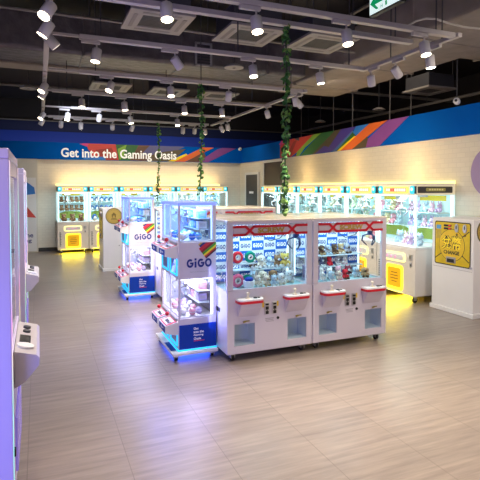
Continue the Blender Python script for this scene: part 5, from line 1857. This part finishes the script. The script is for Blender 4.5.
# exit sign: lit green pictogram seen at a slant
eA = on_z(367.5, 19.5, 3.20)
ex_ = eA.x + 0.026
eB = on_x(399.5, 4.0, eA.x)
es = empty('exit_sign', (ex_, 0, 3.20))
tag(es, 'white and green emergency exit sign hanging from the ceiling', 'exit sign')
ya, yb = max(eA.y, eB.y), min(eA.y, eB.y)
HS = (ya - yb) * 0.46
MB().box((-0.025, yb, 0), (0.025, ya, HS), 0.006).build('housing', BLACK, es)
q = MB(); q.M = frame((-0.026, ya, 0), (0, -1, 0), (0, 0, 1))
LS = ya - yb
q.prism([(0.012, 0.012), (LS - 0.012, 0.012), (LS - 0.012, HS - 0.012), (0.012, HS - 0.012)], 0, 0.003)
q.build('lit_face', glow('exit_white', (0.80, 0.97, 0.95), 0.9), es)
q2 = MB(); q2.M = q.M
gx, gz = LS * 0.05, HS * 0.54
u_ = LS / 0.46
q2.prism([(gx, gz), (gx + .09 * u_, gz + .075 * u_), (gx + .125 * u_, gz + .075 * u_), (gx + .07 * u_, gz + .022 * u_), (gx + .19 * u_, gz + .022 * u_), (gx + .19 * u_, gz - .022 * u_), (gx + .07 * u_, gz - .022 * u_), (gx + .125 * u_, gz - .075 * u_), (gx + .09 * u_, gz - .075 * u_)], 0.003, 0.005)
# running figure
fx = LS * 0.66
q2.prism(ngon(fx + .04 * u_, HS * 0.83, .020 * u_, 14), 0.003, 0.005)
def limb(pts, w):
    for (ax, ay), (bx, by) in zip(pts, pts[1:]):
        d_ = Vector((bx - ax, by - ay, 0)).normalized(); n_ = Vector((-d_.y, d_.x, 0)) * w
        q2.prism([(ax + n_.x, ay + n_.y), (ax - n_.x, ay - n_.y), (bx - n_.x, by - n_.y), (bx + n_.x, by + n_.y)], 0.003, 0.005)
k_ = u_
limb([(fx + .02 * k_, HS * .73), (fx - .005 * k_, HS * .50)], .018 * k_)
limb([(fx + .02 * k_, HS * .72), (fx - .045 * k_, HS * .64), (fx - .065 * k_, HS * .50)], .009 * k_)
limb([(fx + .02 * k_, HS * .70), (fx + .065 * k_, HS * .58), (fx + .095 * k_, HS * .66)], .009 * k_)
limb([(fx - .005 * k_, HS * .50), (fx - .05 * k_, HS * .36), (fx - .045 * k_, HS * .16)], .011 * k_)
limb([(fx - .005 * k_, HS * .50), (fx + .045 * k_, HS * .40), (fx + .095 * k_, HS * .24)], .011 * k_)
q2.build('green_pictogram', glow('exit_green', (0.0, 0.45, 0.16), 0.5), es)
q3 = MB(); q3.M = q.M
put_text(q3, 'H', LS * 0.42, HS * 0.22, LS * 0.07, HS * 0.18, 0.004, 0.02)
q3.build('green_letter', glow('pale_exit_green', (0.25, 0.6, 0.45), 0.4), es)
MB().tube([(0, yb + 0.05, HS), (0, yb + 0.05, 1.15)], 0.008, 6).tube([(0, ya - 0.05, HS), (0, ya - 0.05, 1.15)], 0.008, 6).build('suspension_rod', DARK, es)

# cameras
sc = on_z(455, 102, 2.95)
sc = on_x(455.5, 101.5, 5.45)
cm = empty('hanging_security_camera', sc)
tag(cm, 'white barrel security camera hanging before the blue band', 'security camera', 'security cameras')
MB().tube([(0.06, 0.05, 0), (-0.06, -0.05, -0.01)], 0.045, 16).ball((-0.075, -0.06, -0.012), 0.042).build('body', WHITE2, cm)
MB().tube([(-0.105, -0.085, -0.014), (-0.116, -0.094, -0.015)], 0.018, 12).build('lens', BLACK, cm)
MB().tube([(0.02, 0.02, 0.045), (0.02, 0.02, 4.35 - sc.z)], 0.008, 6).build('suspension_rod', DARK, cm)
cp_ = on_y(239.5, 149.3, YB)
dm2 = empty('dome_camera', (cp_.x, YB - 0.02, cp_.z))
tag(dm2, 'small white dome camera in the corner of the blue band', 'security camera', 'security cameras')
MB().ball((0, -0.03, 0), 0.055, 14, 10).tube([(0, 0.02, 0), (0, -0.02, 0)], 0.045, 14).build('shell', WHITE2, dm2)
MB().ball((0, -0.075, -0.02), 0.018, 10, 8).build('lens', BLACK, dm2)

# ------------------------------------------------------------------ hanging ivy garlands
LEAF = mat('ivy_green', (0.035, 0.16, 0.03), 0.5, noise=0.5, nscale=8)
LEAF2 = mat('pale_ivy_green', (0.16, 0.33, 0.06), 0.5, noise=0.4, nscale=8)
STEM = mat('dark_green_stem', (0.02, 0.06, 0.02), 0.6, noise=0.2)


def garland(x, y, ztop, zbot, n, wid, ls, label):
    r = empty('hanging_ivy', (x, y, 0))
    rnd = random.Random(int(x * 1000))
    pts = [(0.02 * math.sin(3.1 * z), 0.02 * math.cos(2.3 * z), z) for z in [ztop - (ztop - zbot) * i / 14 for i in range(15)]]
    MB().tube(pts, 0.006, 6).build('stem', STEM, r)
    mb = MB()
    for i in range(n):
        t = rnd.random()
        z = ztop - (ztop - zbot) * t
        a = rnd.uniform(0, 2 * PI)
        rad = rnd.uniform(0.2, 1) * wid * (1.0 - 0.35 * abs(math.sin(9 * t + x)))
        c = Vector((0.02 * math.sin(3.1 * z) + rad * math.cos(a), 0.02 * math.cos(2.3 * z) + rad * math.sin(a), z))
        s = ls * rnd.uniform(0.7, 1.25)
        n_ = Vector((math.cos(a) + rnd.uniform(-.6, .6), math.sin(a) + rnd.uniform(-.6, .6), rnd.uniform(-.1, .8))).normalized()
        u = n_.orthogonal().normalized()
        u = (Matrix.Rotation(rnd.uniform(0, 6.28), 3, n_) @ u)
        v = n_.cross(u)
        shp = [(0, -0.5), (0.32, -0.42), (0.5, -0.08), (0.28, 0.05), (0.22, 0.30), (0, 0.62), (-0.22, 0.30), (-0.28, 0.05), (-0.5, -0.08), (-0.32, -0.42)]
        mb.m = 0 if rnd.random() < 0.62 else 1
        mb.add([c + n_ * 0.012 * s / ls] + [c + (u * p[0] + v * p[1]) * s for p in shp], [(0, k + 1, (k + 1) % 10 + 1) for k in range(10)])
    mb.build('foliage', [LEAF, LEAF2], r)
    return tag(r, label, 'hanging plant', 'hanging ivy garlands')


p = on_y(283, 27, TY[2])
garland(p.x, TY[2] - 0.04, 2.99, 1.50, 170, 0.050, 0.041, 'longest ivy garland, hanging in front of the nearest crane games')
p = on_y(200, 85, TY[4])
garland(p.x, TY[4] - 0.04, 2.99, 1.62, 115, 0.050, 0.045, 'ivy garland hanging above the nearer tower')
p = on_y(158, 120, TY[7])
garland(p.x, TY[7] - 0.04, 2.99, 1.45, 95, 0.055, 0.052, 'ivy garland hanging behind the farther tower')

# ------------------------------------------------------------------ light
w = bpy.data.worlds.new('world')
S.world = w
w.use_nodes = True
w.node_tree.nodes['Background'].inputs[0].default_value = (0.80, 0.80, 1.0, 1)
w.node_tree.nodes['Background'].inputs[1].default_value = 0.12
# added ambient fill behind the camera, standing in for unseen arcade lights
light('AREA', (2.0, -2.2, 3.1), 34, (0.95, 0.86, 0.95), 4.0, 1.5, (0.05, 1, -0.55))
light('AREA', (-0.9, 0.9, 0.5), 38, (0.20, 0.22, 1.0), 0.8, 0.8, (0.05, 1, 0.05))  # added violet fill, off to the left, tinting the near end panel
light('AREA', (-0.62, 0.7, 2.3), 9, (1.0, 0.78, 0.86), 0.6, 0.6, (0.0, 1, -0.25))  # added pink fill lifting the upper part of that end panel
# warm lamps on top of the machine rows, washing the brick
for k in range(3):
    light('AREA', (bx0 + BW * (1 + 2 * k), WY - 0.30, 1.86), 5.5, (1.0, 0.66, 0.25), 1.4, 0.08, (0, 0.75, 0.8))
    light('AREA', (WX - 0.30, ry0 + RW * (1 + 2 * k), 1.86), 6.5, (1.0, 0.66, 0.25), 0.08, 1.6, (0.75, 0, 0.8))
# added area fills without fixtures: back aisle, right aisle, mid-room, far wall
light('AREA', (2.8, WY - 1.6, 3.3), 42, (1.0, 0.88, 0.68), 5.0, 0.3, (0, 0.6, -1))
light('AREA', (WX - 1.6, 7.0, 3.3), 95, (1.0, 0.85, 0.64), 0.3, 8.0, (0.7, 0, -1))
light('AREA', (0.55, 7.75, 2.92), 16, (0.70, 0.78, 1.0), 0.5, 0.5, (0.25, 1, -0.75), spread=1.7)  # added cool fill to brighten the left coin changer
light('AREA', (0.35, 4.9, 2.92), 13, (0.72, 0.78, 1.0), 0.5, 0.5, (0.05, 0.55, -1), spread=1.9)  # added weak fill for the farther tower and middle floor
light('AREA', (3.9, 1.8, 2.9), 30, (1.0, 0.88, 0.74), 0.8, 0.8, (0.40, 1, -0.95), spread=2.4)  # added warm fill for the right changer and the floor pool
light('AREA', (2.0, 14.5, 2.6), 16, (0.7, 0.8, 1.0), 7.0, 0.3, (0, 1, 0.45))  # uplight added out of sight behind the back wall, brightening the blue wall

cy = S.cycles
cy.use_denoising = True
cy.max_bounces = 7
cy.diffuse_bounces = 3
cy.glossy_bounces = 3
cy.transmission_bounces = 4
cy.transparent_max_bounces = 24
cy.sample_clamp_indirect = 4.0
cy.caustics_reflective = False
cy.caustics_refractive = False
S.view_settings.view_transform = 'Standard'
S.view_settings.look = 'None'
S.view_settings.exposure = 0.0
